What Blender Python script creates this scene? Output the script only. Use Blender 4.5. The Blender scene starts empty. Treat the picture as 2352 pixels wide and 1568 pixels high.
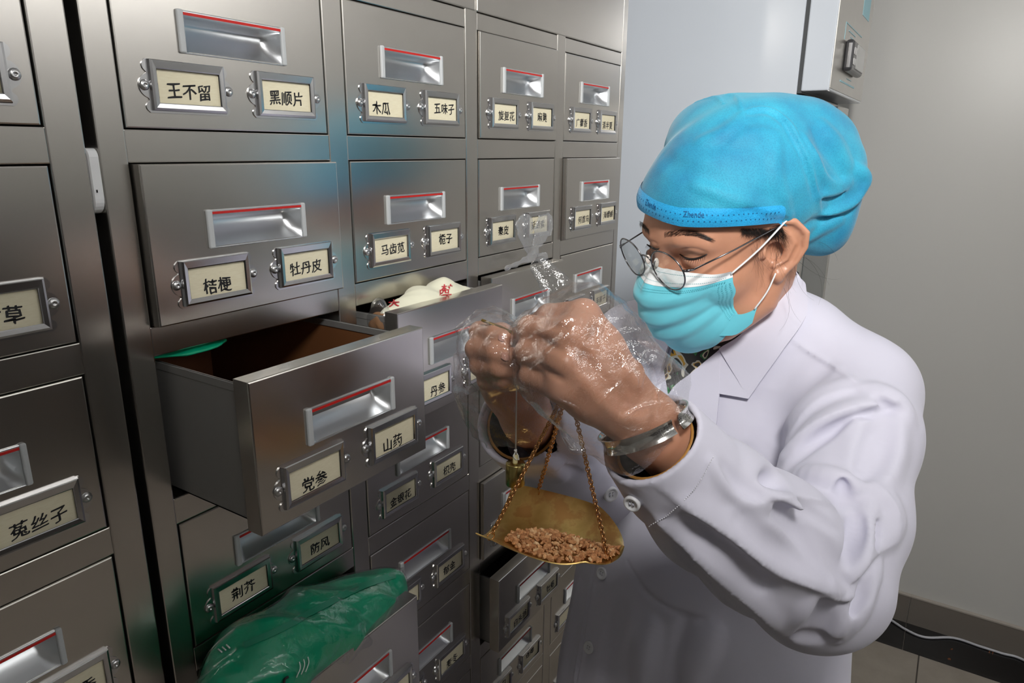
import bpy, bmesh, math, random
import numpy as np
from mathutils import Vector, Matrix

random.seed(7)
rng = np.random.default_rng(7)
SC = bpy.context.scene
COL = SC.collection

# ------------------------------------------------------------------ camera
# Frame of reference: cabinet fronts lie in y = 0, x runs along them, z is up, floor z = 0.
FPX = 1598.88
RC = np.array([[0.53971817, -0.84180829, 0.0079437],
               [-0.22037268, -0.15038449, -0.96375328],
               [0.81249011, 0.51840459, -0.26667679]])   # rows: right, down, forward
ZT = 1.64                                               # top of the first drawer row
CAM = np.array([-0.29747, -0.53065, ZT - 0.13855])

def ray(px, py):
    return RC.T @ np.array([(px - 1176) / FPX, (py - 784) / FPX, 1.0])
def at(px, py, dep):
    """World point measured on the photograph at a forward distance from the lens."""
    return CAM + dep * ray(px, py)
def proj(p):
    v = RC @ (np.asarray(p, float) - CAM)
    return np.array([FPX * v[0] / v[2] + 1176, FPX * v[1] / v[2] + 784, v[2]])

cam = bpy.data.objects.new('camera', bpy.data.cameras.new('camera'))
COL.objects.link(cam)
cam.data.sensor_width = 36.0
cam.data.lens = FPX * 36.0 / 2352
cam.data.clip_start = 0.02
M = Matrix.Identity(4)
for r in range(3):
    M[r][0], M[r][1], M[r][2], M[r][3] = RC[0][r], -RC[1][r], -RC[2][r], CAM[r]
cam.matrix_world = M
SC.camera = cam

# ------------------------------------------------------------------ light
SC.view_settings.view_transform = 'Standard'
SC.view_settings.look = 'None'
SC.view_settings.gamma = 1.0
SC.view_settings.exposure = 0.0
SC.view_settings.use_curve_mapping = False

SC.cycles.transparent_max_bounces = 16
world = bpy.data.worlds.new('world')
SC.world = world
world.use_nodes = True
world.node_tree.nodes['Background'].inputs[0].default_value = (0.9, 0.95, 1.0, 1)
world.node_tree.nodes['Background'].inputs[1].default_value = 0.009

def light(kind, name, loc, aim, energy, color=(1, 1, 1), **kw):
    d = bpy.data.lights.new(name, kind)
    d.energy = energy
    d.color = color
    for k, v in kw.items():
        setattr(d, k, v)
    o = bpy.data.objects.new(name, d)
    COL.objects.link(o)
    o.location = loc
    o.rotation_euler = (Vector(aim) - Vector(loc)).to_track_quat('-Z', 'Y').to_euler()
    return o
# the photographer's flash: a gridded soft head above the lens, tilted up so that its beam thins out low in the room
FL = CAM + np.array([-0.02, -0.20, 0.52])
light('AREA', 'flash', FL, np.array([0.95, -0.24, 1.68]), 6.6, (1.0, 0.975, 0.94), shape='DISK', size=0.20, spread=math.radians(100))
# added soft fill below the ceiling, standing in for bounced flash
light('AREA', 'ceiling_fill', (0.0, -0.95, 2.40), (0.15, -0.85, 0), 0.8, (0.97, 0.98, 1.0), shape='RECTANGLE', size=1.3, size_y=0.9)
light('AREA', 'ceiling_fill', (1.45, -1.2, 2.40), (1.45, -1.15, 0), 1.1, (0.97, 0.98, 1.0), shape='RECTANGLE', size=0.7, size_y=0.9)
light('AREA', 'reflected_wall_fill', (0.6, -2.60, 2.40), (0.6, -2.72, 2.25), 28, (0.98, 0.98, 1.0), shape='RECTANGLE', size=2.8, size_y=0.10)  # added strip that brightens the upper front wall mirrored in the steel

# ------------------------------------------------------------------ helpers: objects and materials
def tag(o, label=None, cat=None, group=None, kind=None):
    if label: o['label'] = label
    if cat: o['category'] = cat
    if group: o['group'] = group
    if kind: o['kind'] = kind
    return o

def empty(name, loc=(0, 0, 0)):
    o = bpy.data.objects.new(name, None)
    COL.objects.link(o)
    o.location = loc
    o.empty_display_size = 0.05
    return o

def link_mesh(name, me, mats, parent=None, loc=None, rel=True):
    o = bpy.data.objects.new(name, me)
    COL.objects.link(o)
    if not isinstance(mats, (list, tuple)): mats = [mats]
    if not me.materials:
        for m in mats: me.materials.append(m)
    if parent is not None:
        o.parent = parent
    if loc is not None: o.location = loc
    return o

def child(o, parent):
    """parent while keeping world coordinates of an object whose mesh is in world space"""
    o.parent = parent
    chain = Vector((0, 0, 0))
    p = parent
    while p is not None:
        chain += Vector(p.location)
        p = p.parent
    o.location = -chain
    return o

def mat(name, color, rough=0.5, metal=0.0, **kw):
    m = bpy.data.materials.new(name)
    m.use_nodes = True
    b = m.node_tree.nodes['Principled BSDF']
    b.inputs['Base Color'].default_value = (*color, 1)
    b.inputs['Roughness'].default_value = rough
    b.inputs['Metallic'].default_value = metal
    for k, v in kw.items():
        b.inputs[k].default_value = v
    return m

class NT:
    """small node-tree writer"""
    def __init__(s, m):
        s.m, s.t = m, m.node_tree
        s.b = s.t.nodes['Principled BSDF']
    def n(s, kind, **kw):
        x = s.t.nodes.new(kind)
        for k, v in kw.items():
            if k.startswith('i_'):
                key = k[2:]
                key = int(key) if key.isdigit() else key.replace('_', ' ')
                x.inputs[key].default_value = v
            else:
                setattr(x, k, v)
        return x
    def l(s, a, b):
        s.t.links.new(a, b)
    def coords(s, scale=(1, 1, 1), out='Object'):
        tc = s.n('ShaderNodeTexCoord')
        mp = s.n('ShaderNodeMapping')
        mp.inputs['Scale'].default_value = scale
        s.l(tc.outputs[out], mp.inputs[0])
        return mp.outputs[0]
    def noise(s, vec, scale, detail=2, rough=0.5):
        x = s.n('ShaderNodeTexNoise')
        x.inputs['Scale'].default_value = scale
        x.inputs['Detail'].default_value = detail
        x.inputs['Roughness'].default_value = rough
        s.l(vec, x.inputs['Vector'])
        return x.outputs['Fac']
    def ramp(s, fac, stops):
        x = s.n('ShaderNodeValToRGB')
        el = x.color_ramp.elements
        while len(el) < len(stops): el.new(0.5)
        for e, (p, c) in zip(el, stops):
            e.position = p
            e.color = (*c, 1) if len(c) == 3 else c
        s.l(fac, x.inputs[0])
        return x.outputs[0]
    def bump(s, h, strength=0.2, dist=0.001):
        x = s.n('ShaderNodeBump')
        x.inputs['Strength'].default_value = strength
        x.inputs['Distance'].default_value = dist
        s.l(h, x.inputs['Height'])
        s.l(x.outputs[0], s.b.inputs['Normal'])
    def rng(s, fac, a, b):
        x = s.n('ShaderNodeMapRange')
        x.inputs['To Min'].default_value = a
        x.inputs['To Max'].default_value = b
        s.l(fac, x.inputs[0])
        return x.outputs[0]

def steel(name, col, rough, grain):
    m = mat(name, col, rough, 1.0)
    t = NT(m)
    v = t.coords(grain)
    f = t.noise(v, 160, 3, 0.6)
    t.l(t.rng(f, rough - 0.005, rough + 0.02), t.b.inputs['Roughness'])
    v2 = t.coords((1, 1, 1))
    f2 = t.noise(v2, 9, 3, 0.6)
    t.l(t.ramp(f2, [(0.25, tuple(c * 0.95 for c in col)), (0.75, tuple(min(1, c * 1.03) for c in col))]), t.b.inputs['Base Color'])
    t.b.inputs['Anisotropic'].default_value = 0.35
    return m
M_STEEL = steel('brushed_steel', (0.60, 0.575, 0.54), 0.25, (1, 1, 14))
M_STEELF = steel('brushed_steel_front', (0.62, 0.595, 0.56), 0.24, (14, 1, 1))
M_TRAY = mat('drawer_sheet_steel', (0.34, 0.335, 0.325), 0.42, 0.55)
M_DARKGAP = mat('dark_gap', (0.012, 0.012, 0.012), 0.8)
M_CHROME = mat('chrome', (0.62, 0.62, 0.63), 0.2, 1.0)
M_RIVET = mat('rivet_aluminium', (0.62, 0.62, 0.62), 0.3, 1.0)
M_ALU = mat('satin_aluminium', (0.72, 0.74, 0.76), 0.34, 1.0)
M_CAPS = mat('grey_plastic', (0.50, 0.52, 0.53), 0.45)
M_RED = mat('red_strip', (0.55, 0.012, 0.008), 0.45)
M_INK = mat('black_ink', (0.012, 0.012, 0.014), 0.6)
def paper():
    m = mat('cream_card', (0.80, 0.74, 0.55), 0.6)
    t = NT(m)
    f = t.noise(t.coords((20, 20, 300)), 8, 3)
    t.l(t.ramp(f, [(0.3, (0.76, 0.69, 0.49)), (0.7, (0.83, 0.775, 0.58))]), t.b.inputs['Base Color'])
    return m
M_CARD = paper()

class MB:
    """mesh builder: collects pieces, links ONE mesh object"""
    def __init__(s):
        s.v, s.f, s.mi, s.sm = [], [], [], []
    def add(s, verts, faces, mi=0, smooth=False):
        o = len(s.v)
        s.v.extend([tuple(map(float, p)) for p in verts])
        for f in faces:
            s.f.append(tuple(i + o for i in f)); s.mi.append(mi); s.sm.append(smooth)
    def box(s, lo, hi, bev=0.0, mi=0, seg=2):
        bm = bmesh.new()
        bmesh.ops.create_cube(bm, size=1)
        lo, hi = Vector(lo), Vector(hi)
        for v in bm.verts:
            v.co = Vector((lo[i] + (v.co[i] + 0.5) * (hi[i] - lo[i]) for i in range(3)))
        if bev > 0:
            bmesh.ops.bevel(bm, geom=bm.edges[:], offset=bev, segments=seg, affect='EDGES', profile=0.5)
        s.bm(bm, mi)
    def bm(s, bm, mi=0, smooth=False, mtx=None):
        bm.verts.index_update()
        vs = [(mtx @ v.co) if mtx else v.co for v in bm.verts]
        s.add(vs, [[v.index for v in f.verts] for f in bm.faces], mi, smooth)
        bm.free()
    def tube(s, pts, r, n=8, mi=0, closed=False, caps=True, flat=None, up=(0, 0, 1)):
        pts = [np.asarray(p, float) for p in pts]
        m = len(pts)
        rr = r if hasattr(r, '__len__') else [r] * m
        vs = []
        nrm = None
        for i in range(m):
            if closed: t = pts[(i + 1) % m] - pts[(i - 1) % m]
            else: t = pts[min(i + 1, m - 1)] - pts[max(i - 1, 0)]
            t = t / (np.linalg.norm(t) + 1e-12)
            if nrm is None:
                a = np.asarray(up, float)
                if abs(a @ t) > 0.95: a = np.array([1.0, 0, 0])
                nrm = a - (a @ t) * t
            else:
                nrm = nrm - (nrm @ t) * t
            nrm /= np.linalg.norm(nrm) + 1e-12
            b = np.cross(t, nrm)
            fl = 1.0 if flat is None else flat
            for k in range(n):
                c, sn = math.cos(2 * math.pi * k / n), math.sin(2 * math.pi * k / n)
                vs.append(pts[i] + rr[i] * (c * nrm * fl + sn * b))
        fs = []
        for i in range(m if closed else m - 1):
            j = (i + 1) % m
            for k in range(n):
                l = (k + 1) % n
                fs.append((i * n + k, i * n + l, j * n + l, j * n + k))
        if caps and not closed:
            fs.append(tuple(range(n))[::-1]); fs.append(tuple((m - 1) * n + k for k in range(n)))
        s.add(vs, fs, mi, True)
    def grid(s, P, mi=0, smooth=True, wrap=False):
        """P: (a, b, 3) array of points"""
        a, b = P.shape[:2]
        fs = []
        for i in range(a - 1):
            for j in range(b if wrap else b - 1):
                k = (j + 1) % b
                fs.append((i * b + j, i * b + k, (i + 1) * b + k, (i + 1) * b + j))
        s.add(P.reshape(-1, 3), fs, mi, smooth)
    def lathe(s, prof, c, ax, n=16, mi=0):
        """prof: (radius, height) list about axis ax at c"""
        ax = np.asarray(ax, float); ax /= np.linalg.norm(ax)
        a = np.array([0, 0, 1.0]) if abs(ax[2]) < 0.9 else np.array([1.0, 0, 0])
        e1 = a - (a @ ax) * ax; e1 /= np.linalg.norm(e1); e2 = np.cross(ax, e1)
        P = np.array([[np.asarray(c) + h * ax + r * (math.cos(2 * math.pi * k / n) * e1 + math.sin(2 * math.pi * k / n) * e2) for k in range(n)] for r, h in prof])
        s.grid(P, mi, True, True)
    def mesh(s, name):
        me = bpy.data.meshes.new(name)
        me.from_pydata(s.v, [], s.f)
        me.polygons.foreach_set('material_index', s.mi)
        me.polygons.foreach_set('use_smooth', s.sm)
        me.update()
        return me
    def build(s, name, mats, parent=None, loc=None):
        return link_mesh(name, s.mesh(name), mats, parent, loc)
# ------------------------------------------------------------------ the room
M_WALL = mat('painted_wall', (0.62, 0.615, 0.59), 0.33)
t = NT(M_WALL); t.bump(t.noise(t.coords(), 60, 3), 0.04, 0.001)
M_CEIL = mat('white_ceiling', (0.85, 0.85, 0.84), 0.8)
M_SKIRT = mat('tile_skirting', (0.20, 0.175, 0.15), 0.3)
M_SKTOP = mat('tile_skirting_edge', (0.42, 0.38, 0.33), 0.4)
def tile_floor():
    m = mat('beige_floor_tile', (0.30, 0.26, 0.215), 0.3)
    t = NT(m)
    v = t.coords()
    f = t.noise(v, 14, 4, 0.6)
    c = t.ramp(f, [(0.3, (0.27, 0.235, 0.195)), (0.7, (0.32, 0.28, 0.235))])
    br = t.n('ShaderNodeTexBrick', offset=0.0)
    br.inputs['Scale'].default_value = 1.0
    br.inputs['Brick Width'].default_value = 0.6
    br.inputs['Row Height'].default_value = 0.6
    br.inputs['Mortar Size'].default_value = 0.0022
    br.inputs['Mortar'].default_value = (0.05, 0.04, 0.03, 1)
    mp = t.n('ShaderNodeMapping'); mp.inputs['Location'].default_value = (0.26, 0.02, 0)
    t.l(v, mp.inputs[0]); t.l(mp.outputs[0], br.inputs['Vector'])
    t.l(c, br.inputs['Color1']); t.l(c, br.inputs['Color2'])
    t.l(br.outputs[0], t.b.inputs['Base Color'])
    return m
M_FLOOR = tile_floor()
def marble():
    m = mat('black_marble_tile', (0.01, 0.01, 0.01), 0.18)
    t = NT(m)
    v = t.coords((1, 1, 1))
    w = t.n('ShaderNodeTexNoise'); w.inputs['Scale'].default_value = 9; w.inputs['Detail'].default_value = 5; w.inputs['Distortion'].default_value = 1.6
    t.l(v, w.inputs['Vector'])
    c = t.ramp(w.outputs['Fac'], [(0.0, (0.006, 0.006, 0.006)), (0.655, (0.008, 0.007, 0.007)), (0.685, (0.22, 0.07, 0.02)), (0.72, (0.01, 0.008, 0.007))])
    t.l(c, t.b.inputs['Base Color'])
    return m
M_MARBLE = marble()
XW, YB, YF, XL, ZC = 2.085, 0.46, -2.7, -2.4, 2.45

def setting(name, mb, m):
    o = mb.build(name, m); o['kind'] = 'structure'; return o
b = MB(); b.box((XL, YF, -0.05), (XW, YB, 0)); fl = setting('floor', b, M_FLOOR)
b = MB(); b.box((XL, YF, ZC), (XW, YB, ZC + 0.05)); setting('ceiling', b, M_CEIL)
b = MB(); b.box((XW, YF, 0), (XW + 0.1, YB, ZC)); setting('wall_right', b, M_WALL)
b = MB(); b.box((XL, YB, 0), (XW + 0.1, YB + 0.1, ZC)); setting('wall_back', b, M_WALL)
M_DARKLOW = mat('dark_lower_wall', (0.05, 0.04, 0.035), 0.5)  # unseen lower wall made dark so the low drawers reflect less light
b = MB(); b.box((XL, YF - 0.1, 1.25), (XW + 0.1, YF, ZC)); b.box((XL, YF - 0.1, 0), (XW + 0.1, YF, 1.25), 0, 1)
o = b.build('wall_front', [M_WALL, M_DARKLOW]); o['kind'] = 'structure'
b = MB(); b.box((XL - 0.1, YF - 0.1, 0), (XL, YB + 0.1, ZC)); setting('wall_left', b, M_WALL)
b = MB()
ys = [YF, -1.66, -1.06, -0.575, YB]
for a, c in zip(ys[:-1], ys[1:]):
    b.box((XW - 0.012, a + 0.0006, 0), (XW, c - 0.0006, 0.098), 0.0)
    b.box((XW - 0.014, a, 0.098), (XW, c, 0.104), 0.001, 1)
o = b.build('baseboard_right', [M_SKIRT, M_SKTOP]); o['kind'] = 'structure'
b = MB()
for a, c in zip(ys[:-1], ys[1:]):
    b.box((XW - 0.165, a + 0.0006, 0.0), (XW - 0.012, c - 0.0006, 0.0015))
o = b.build('trim_1', M_MARBLE); o['kind'] = 'structure'

# white cable lying along the skirting
def spline(pts, n=8):
    pts = [np.asarray(p, float) for p in pts]
    out = []
    for i in range(len(pts) - 1):
        p0, p1, p2, p3 = pts[max(i - 1, 0)], pts[i], pts[i + 1], pts[min(i + 2, len(pts) - 1)]
        for k in range(n):
            u = k / n
            out.append(0.5 * ((2 * p1) + (-p0 + p2) * u + (2 * p0 - 5 * p1 + 4 * p2 - p3) * u * u + (-p0 + 3 * p1 - 3 * p2 + p3) * u ** 3))
    out.append(pts[-1])
    return out
def on_z(px, py, z):
    d = ray(px, py); return CAM + d * (z - CAM[2]) / d[2]
cp = [on_z(*q, 0.0055) for q in ((1900, 1385), (1980, 1399), (2030, 1414), (2080, 1445), (2125, 1463), (2190, 1455), (2250, 1477), (2300, 1481), (2352, 1508))]
cp += [np.array([1.99, -1.0, 0.0055]), np.array([2.02, -1.5, 0.0055])]
cp = [np.array([min(p[0], XW - 0.02), p[1], p[2]]) for p in cp]
b = MB(); b.tube(spline(cp), 0.004, 8)
tag(b.build('cable', mat('white_cable', (0.55, 0.55, 0.58), 0.4)), 'white cable snaking along the black tile border below the wall', 'cable')

# ------------------------------------------------------------------ drawer cabinets
W0, PX_, QZ, HZ = 0.2, 0.22499, 0.15113, 0.12675
def front_mesh():
    """folded steel drawer front with the opening for the recessed pull; local origin = opening's upper left corner, y = 0 the face"""
    b = MB()
    x0, x1, z0, z1, th = 0.0015, 0.1985, -0.1259, -0.0009, 0.017
    hx0, hx1, hz0, hz1 = 0.0535, 0.1515, -0.0675, -0.0392
    def loop(ins, y):
        return [(x0 + ins, y, z0 + ins), (x1 - ins, y, z0 + ins), (x1 - ins, y, z1 - ins), (x0 + ins, y, z1 - ins)]
    rings = [loop(0.0012, 0.0), loop(0.00035, 0.00035), loop(0, 0.0012), loop(0, th), loop(0.012, th)]
    vs = [p for r in rings for p in r]
    fs = []
    for i in range(len(rings) - 1):
        for k in range(4):
            l = (k + 1) % 4
            fs.append((i * 4 + l, i * 4 + k, (i + 1) * 4 + k, (i + 1) * 4 + l))
    h = len(vs)
    vs += [(hx0, 0, hz0), (hx1, 0, hz0), (hx1, 0, hz1), (hx0, 0, hz1)]
    for k in range(4):
        l = (k + 1) % 4
        fs.append((k, l, h + l, h + k))
    b.add(vs, fs)
    return b.mesh('drawer_front')

def handle_mesh():
    b = MB()
    # concave well, lofted along x with tapering ends
    prof = [(0.0, -0.0412), (0.010, -0.0415), (0.0165, -0.0435), (0.0175, -0.0475), (0.0160, -0.0530), (0.0120, -0.0590), (0.0062, -0.0645), (-0.0006, -0.0683)]
    xs = [(0.0555, 0.02), (0.0575, 0.33), (0.0600, 0.66), (0.0630, 0.93), (0.0660, 1.0), (0.1390, 1.0), (0.1420, 0.93), (0.1450, 0.66), (0.1478, 0.33), (0.1500, 0.02)]
    P = np.array([[(x, y * s if y > 0 else y, z) for y, z in prof] for x, s in xs])
    b.grid(P, 0, True)
    # upper lip and lower lip
    b.box((0.0555, -0.0016, -0.0412), (0.1500, 0.002, -0.0376), 0.0006, 0)
    b.box((0.0555, -0.0012, -0.0690), (0.1500, 0.001, -0.0680), 0.0004, 0)
    # moulded end caps
    b.box((0.0512, -0.0030, -0.0690), (0.0566, 0.0005, -0.0372), 0.0014, 1, 3)
    b.box((0.1492, -0.0030, -0.0690), (0.1538, 0.0005, -0.0372), 0.0014, 1, 3)
    return b.mesh('handle')
def strip_mesh():
    b = MB(); b.box((0.0566, -0.0020, -0.0411), (0.1492, -0.0015, -0.0391)); return b.mesh('handle_strip')

def holder_mesh():
    """label holder; local origin at its centre"""
    b = MB()
    n = 44
    def ext(z):
        e = 0.0022
        for cz, r, reach in ((0.0145, 0.0050, 0.0052), (0.0, 0.0092, 0.0092), (-0.0150, 0.0044, 0.0052)):
            d = abs(z - cz)
            if d < r: e = max(e, reach * math.sqrt(1 - (d / r) ** 2))
        return e
    zs = [0.0193 - 0.0386 * i / n for i in range(n + 1)]
    L = [(-0.0310 - ext(z), z) for z in zs]
    Rr = [(0.0310 + ext(z), z) for z in zs]
    for y0 in (-0.0009,):
        vs = [(x, y0, z) for x, z in L] + [(x, y0, z) for x, z in Rr] + [(x, 0.0, z) for x, z in L] + [(x, 0.0, z) for x, z in Rr]
        m = n + 1
        fs = []
        for i in range(n):
            fs.append((i, i + 1, m + i + 1, m + i))
            fs.append((i + 1, i, 2 * m + i, 2 * m + i + 1))
            fs.append((m + i, m + i + 1, 3 * m + i + 1, 3 * m + i))
        fs.append((0, m, 3 * m, 2 * m)); fs.append((n, 2 * m + n, 3 * m + n, m + n))
        b.add(vs, fs)
    # raised frame: outer foot, rounded shoulder, flat, inner drop
    def loop(x0, x1, z0, z1, y): return [(x0, y, z0), (x1, y, z0), (x1, y, z1), (x0, y, z1)]
    rings = [loop(-0.0322, 0.0322, -0.0178, 0.0190, -0.0008), loop(-0.0316, 0.0316, -0.0172, 0.0190, -0.0036), loop(-0.0300, 0.0300, -0.0156, 0.0184, -0.0044),
             loop(-0.0272, 0.0272, -0.0126, 0.0132, -0.0040), loop(-0.0266, 0.0266, -0.0120, 0.0125, -0.0036)]
    vs = [p for r in rings for p in r]; fs = []
    for i in range(len(rings) - 1):
        for k in range(4):
            l = (k + 1) % 4
            fs.append((i * 4 + k, i * 4 + l, (i + 1) * 4 + l, (i + 1) * 4 + k))
    b.add(vs, fs)
    for sx in (-0.0362, 0.0362):
        b.lathe([(0.0040, 0.0), (0.0040, 0.0006), (0.0032, 0.0017), (0.0018, 0.0021), (0.0010, 0.0020), (0.0007, 0.0013), (0.0, 0.0013)], (sx, -0.0008, 0.0003), (0, -1, 0), 14, 1)
    return b.mesh('label_holder')

ME_FRONT, ME_HANDLE, ME_STRIP, ME_HOLDER = front_mesh(), handle_mesh(), strip_mesh(), holder_mesh()
for me, ms in ((ME_FRONT, [M_STEELF]), (ME_HANDLE, [M_ALU, M_CAPS]), (ME_STRIP, [M_RED]), (ME_HOLDER, [M_CHROME, M_RIVET])):
    for m in ms: me.materials.append(m)

def text_polys(txt, size, shear=0.10, bold=0.0, slant=0.0):
    """outline of the writing as flat triangles, centred on the origin, x right / z up"""
    c = bpy.data.curves.new('writing', 'FONT')
    c.body = txt; c.size = 1.0; c.offset = bold; c.resolution_u = 3
    c.align_x = 'CENTER'; c.align_y = 'CENTER'; c.space_character = 1.04
    o = bpy.data.objects.new('writing', c); COL.objects.link(o)
    dg = bpy.context.evaluated_depsgraph_get()
    me = o.evaluated_get(dg).to_mesh()
    V = np.array([v.co[:] for v in me.vertices]); Fs = [tuple(p.vertices) for p in me.polygons]
    o.evaluated_get(dg).to_mesh_clear()
    bpy.data.objects.remove(o); bpy.data.curves.remove(c)
    if len(V) == 0: return V, Fs
    V[:, :2] -= (V[:, :2].max(0) + V[:, :2].min(0)) / 2
    # hand-brushed feel: strokes climb to the right and swell a little
    x, y = V[:, 0].copy(), V[:, 1].copy()
    fx = x - np.round(x / 1.04) * 1.04
    V[:, 1] = y + shear * fx + 0.02 * np.sin(9 * x + 5 * y)
    V[:, 0] = x + slant * y + 0.018 * np.sin(7 * y + 3 * x)
    return V * size, Fs

def card_mesh(txt, dx=0.0, dz=0.0, size=0.0120):
    b = MB()
    b.add([(-0.0272, -0.0016, -0.0128), (0.0272, -0.0016, -0.0128), (0.0272, -0.0016, 0.0132), (-0.0272, -0.0016, 0.0132)], [(0, 1, 2, 3)], 0)
    if txt:
        V, Fs = text_polys(txt, size)
        for k, (ex, ez) in enumerate(((0, 0), (.00030, .00012), (-.00030, -.00012), (.0001, .00022))):
            b.add([(v[0] + dx + ex, -0.0018 - k * 1e-5, v[1] + dz + ez) for v in V], Fs, 1)
    me = b.mesh('label_card')
    me.materials.append(M_CARD); me.materials.append(M_INK)
    return me

def tray_mesh(depth, out):
    b = MB()
    x0, x1, z0, z1, y0 = 0.0085, 0.1915, -0.1225, -0.0080, 0.016
    y1 = depth
    tk = 0.0012
    for lo, hi in (((x0, y0, z0), (x0 + tk, y1, z1)), ((x1 - tk, y0, z0), (x1, y1, z1)), ((x0, y0, z0), (x1, y1, z0 + tk)), ((x0, y1 - tk, z0), (x1, y1, z1)), ((x0, y0, z0), (x1, y0 + tk, z1))):
        b.box(lo, hi)
    # rolled rims
    for x in (x0 - 0.0005, x1 - 0.0025):
        b.box((x, y0, z1 - 0.007), (x + 0.003, y1, z1), 0.0006)
    b.box((x0, y1 - 0.003, z1 - 0.004), (x1, y1, z1), 0.0006)
    return b.mesh('tray')
M_LINER = mat('brown_drawer_lining', (0.16, 0.062, 0.022), 0.5)
def liner_mesh(depth):
    b = MB()
    x0, x1, z0, z1, y0, y1 = 0.0101, 0.1899, -0.1210, -0.0085, 0.0176, depth - 0.0015
    b.add([(x0, y0, z0), (x1, y0, z0), (x1, y1, z0), (x0, y1, z0), (x0, y0, z1), (x1, y0, z1), (x1, y1, z1), (x0, y1, z1)],
          [(0, 1, 2, 3), (0, 4, 5, 1), (1, 5, 6, 2), (2, 6, 7, 3), (3, 7, 4, 0)])
    return b.mesh('lining')

CARD_C = (0.0551, 0.1507)     # centres of the two label holders along the drawer
CARD_Z = -0.0950
def drawer(cab, x, z, out, left, right, label=None, tray=0.0):
    """left / right: (text, dx, dz) or None"""
    d = link_mesh('drawer', ME_FRONT, [], cab, (x, -out, z))
    if label: d['label'] = label
    link_mesh('handle', ME_HANDLE, [], d)
    link_mesh('handle_strip', ME_STRIP, [], d)['label'] = 'red strip along the top of the pull'
    for cx, tx in zip(CARD_C, (left, right)):
        if tx is None: continue
        link_mesh('label_holder', ME_HOLDER, [], d, (cx, 0, CARD_Z))
        link_mesh('label_card', card_mesh(*tx), [], d, (cx, 0, CARD_Z))
    if tray:
        link_mesh('tray', tray_mesh(tray, out), M_TRAY, d)
        if out > 0.05: link_mesh('lining', liner_mesh(tray), M_LINER, d)
    return d

def shell(name, xs, zrows, x_lo, x_hi, top, doors, label, depth=0.42, z_base=0.0, prj=0.0):
    """frame of a cabinet: stiles, rails, partitions, sides; xs = left edges of the drawer columns (world), zrows = tops of rows"""
    root = empty(name, (x_lo, 0, 0))
    tag(root, label, 'cabinet', 'steel medicine cabinets')
    b = MB()
    zlow = zrows[-1] - HZ
    # stiles
    edges = [x_lo] + [e for x in xs for e in (x, x + W0)] + [x_hi]
    for i in range(0, len(edges), 2):
        b.box((edges[i], 0, z_base + 0.06), (edges[i + 1], 0.028, top), 0.0012)
        if i not in (0, len(edges) - 2):
            b.box((edges[i] + 0.006, 0.027, z_base + 0.06), (edges[i + 1] - 0.006, depth - 0.005, zrows[0] + 0.01))
    # rails
    zz = [(zrows[0], zrows[0] + 0.0197)] + [(zrows[i + 1], zrows[i] - HZ) for i in range(len(zrows) - 1)] + [(z_base + 0.06, zlow)]
    for x in xs:
        for lo, hi in zz:
            b.box((x - 0.0008, 0.0004, lo), (x + W0 + 0.0008, 0.026, hi), 0.0010)
    # carcass
    b.box((x_lo, 0.026, z_base + 0.06), (x_lo + 0.0015, depth, top)); b.box((x_hi - 0.0015, 0.026, z_base + 0.06), (x_hi, depth, top))
    b.box((x_lo, depth - 0.002, z_base + 0.06), (x_hi, depth, top))
    b.box((x_lo, 0.0, top), (x_hi, depth, top + 0.02), 0.001)
    b.box((x_lo + 0.02, 0.03, z_base), (x_hi - 0.02, depth - 0.01, z_base + 0.06))
    child(b.build('frame', M_STEEL), root)
    for x0, x1 in doors:
        b = MB()
        b.box((x0 + 0.001, -0.001, zrows[0] + 0.0205), (x1 - 0.001, 0.018, top - 0.02), 0.0014)
        child(b.build('door', M_STEELF), root)
    return root

ROWS = [ZT - QZ * i for i in range(9)]
XS = [PX_ * i for i in range(4)]
CENTRE = shell('medicine_cabinet', XS, ROWS, -0.0212, 0.8935, 2.2, [(0.0, 0.4465), (0.4475, 0.8745)],
               'tall steel cabinet with four columns of labelled herb drawers, several of them pulled out')
LEFT = shell('medicine_cabinet', [-0.2545, ], ROWS, -0.3000, -0.0295, 2.2, [(-0.2545, -0.0550)],
             'steel herb cabinet with one visible drawer column, left of the black gap')
def loc_in(root, x): return x - root.location.x

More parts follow.
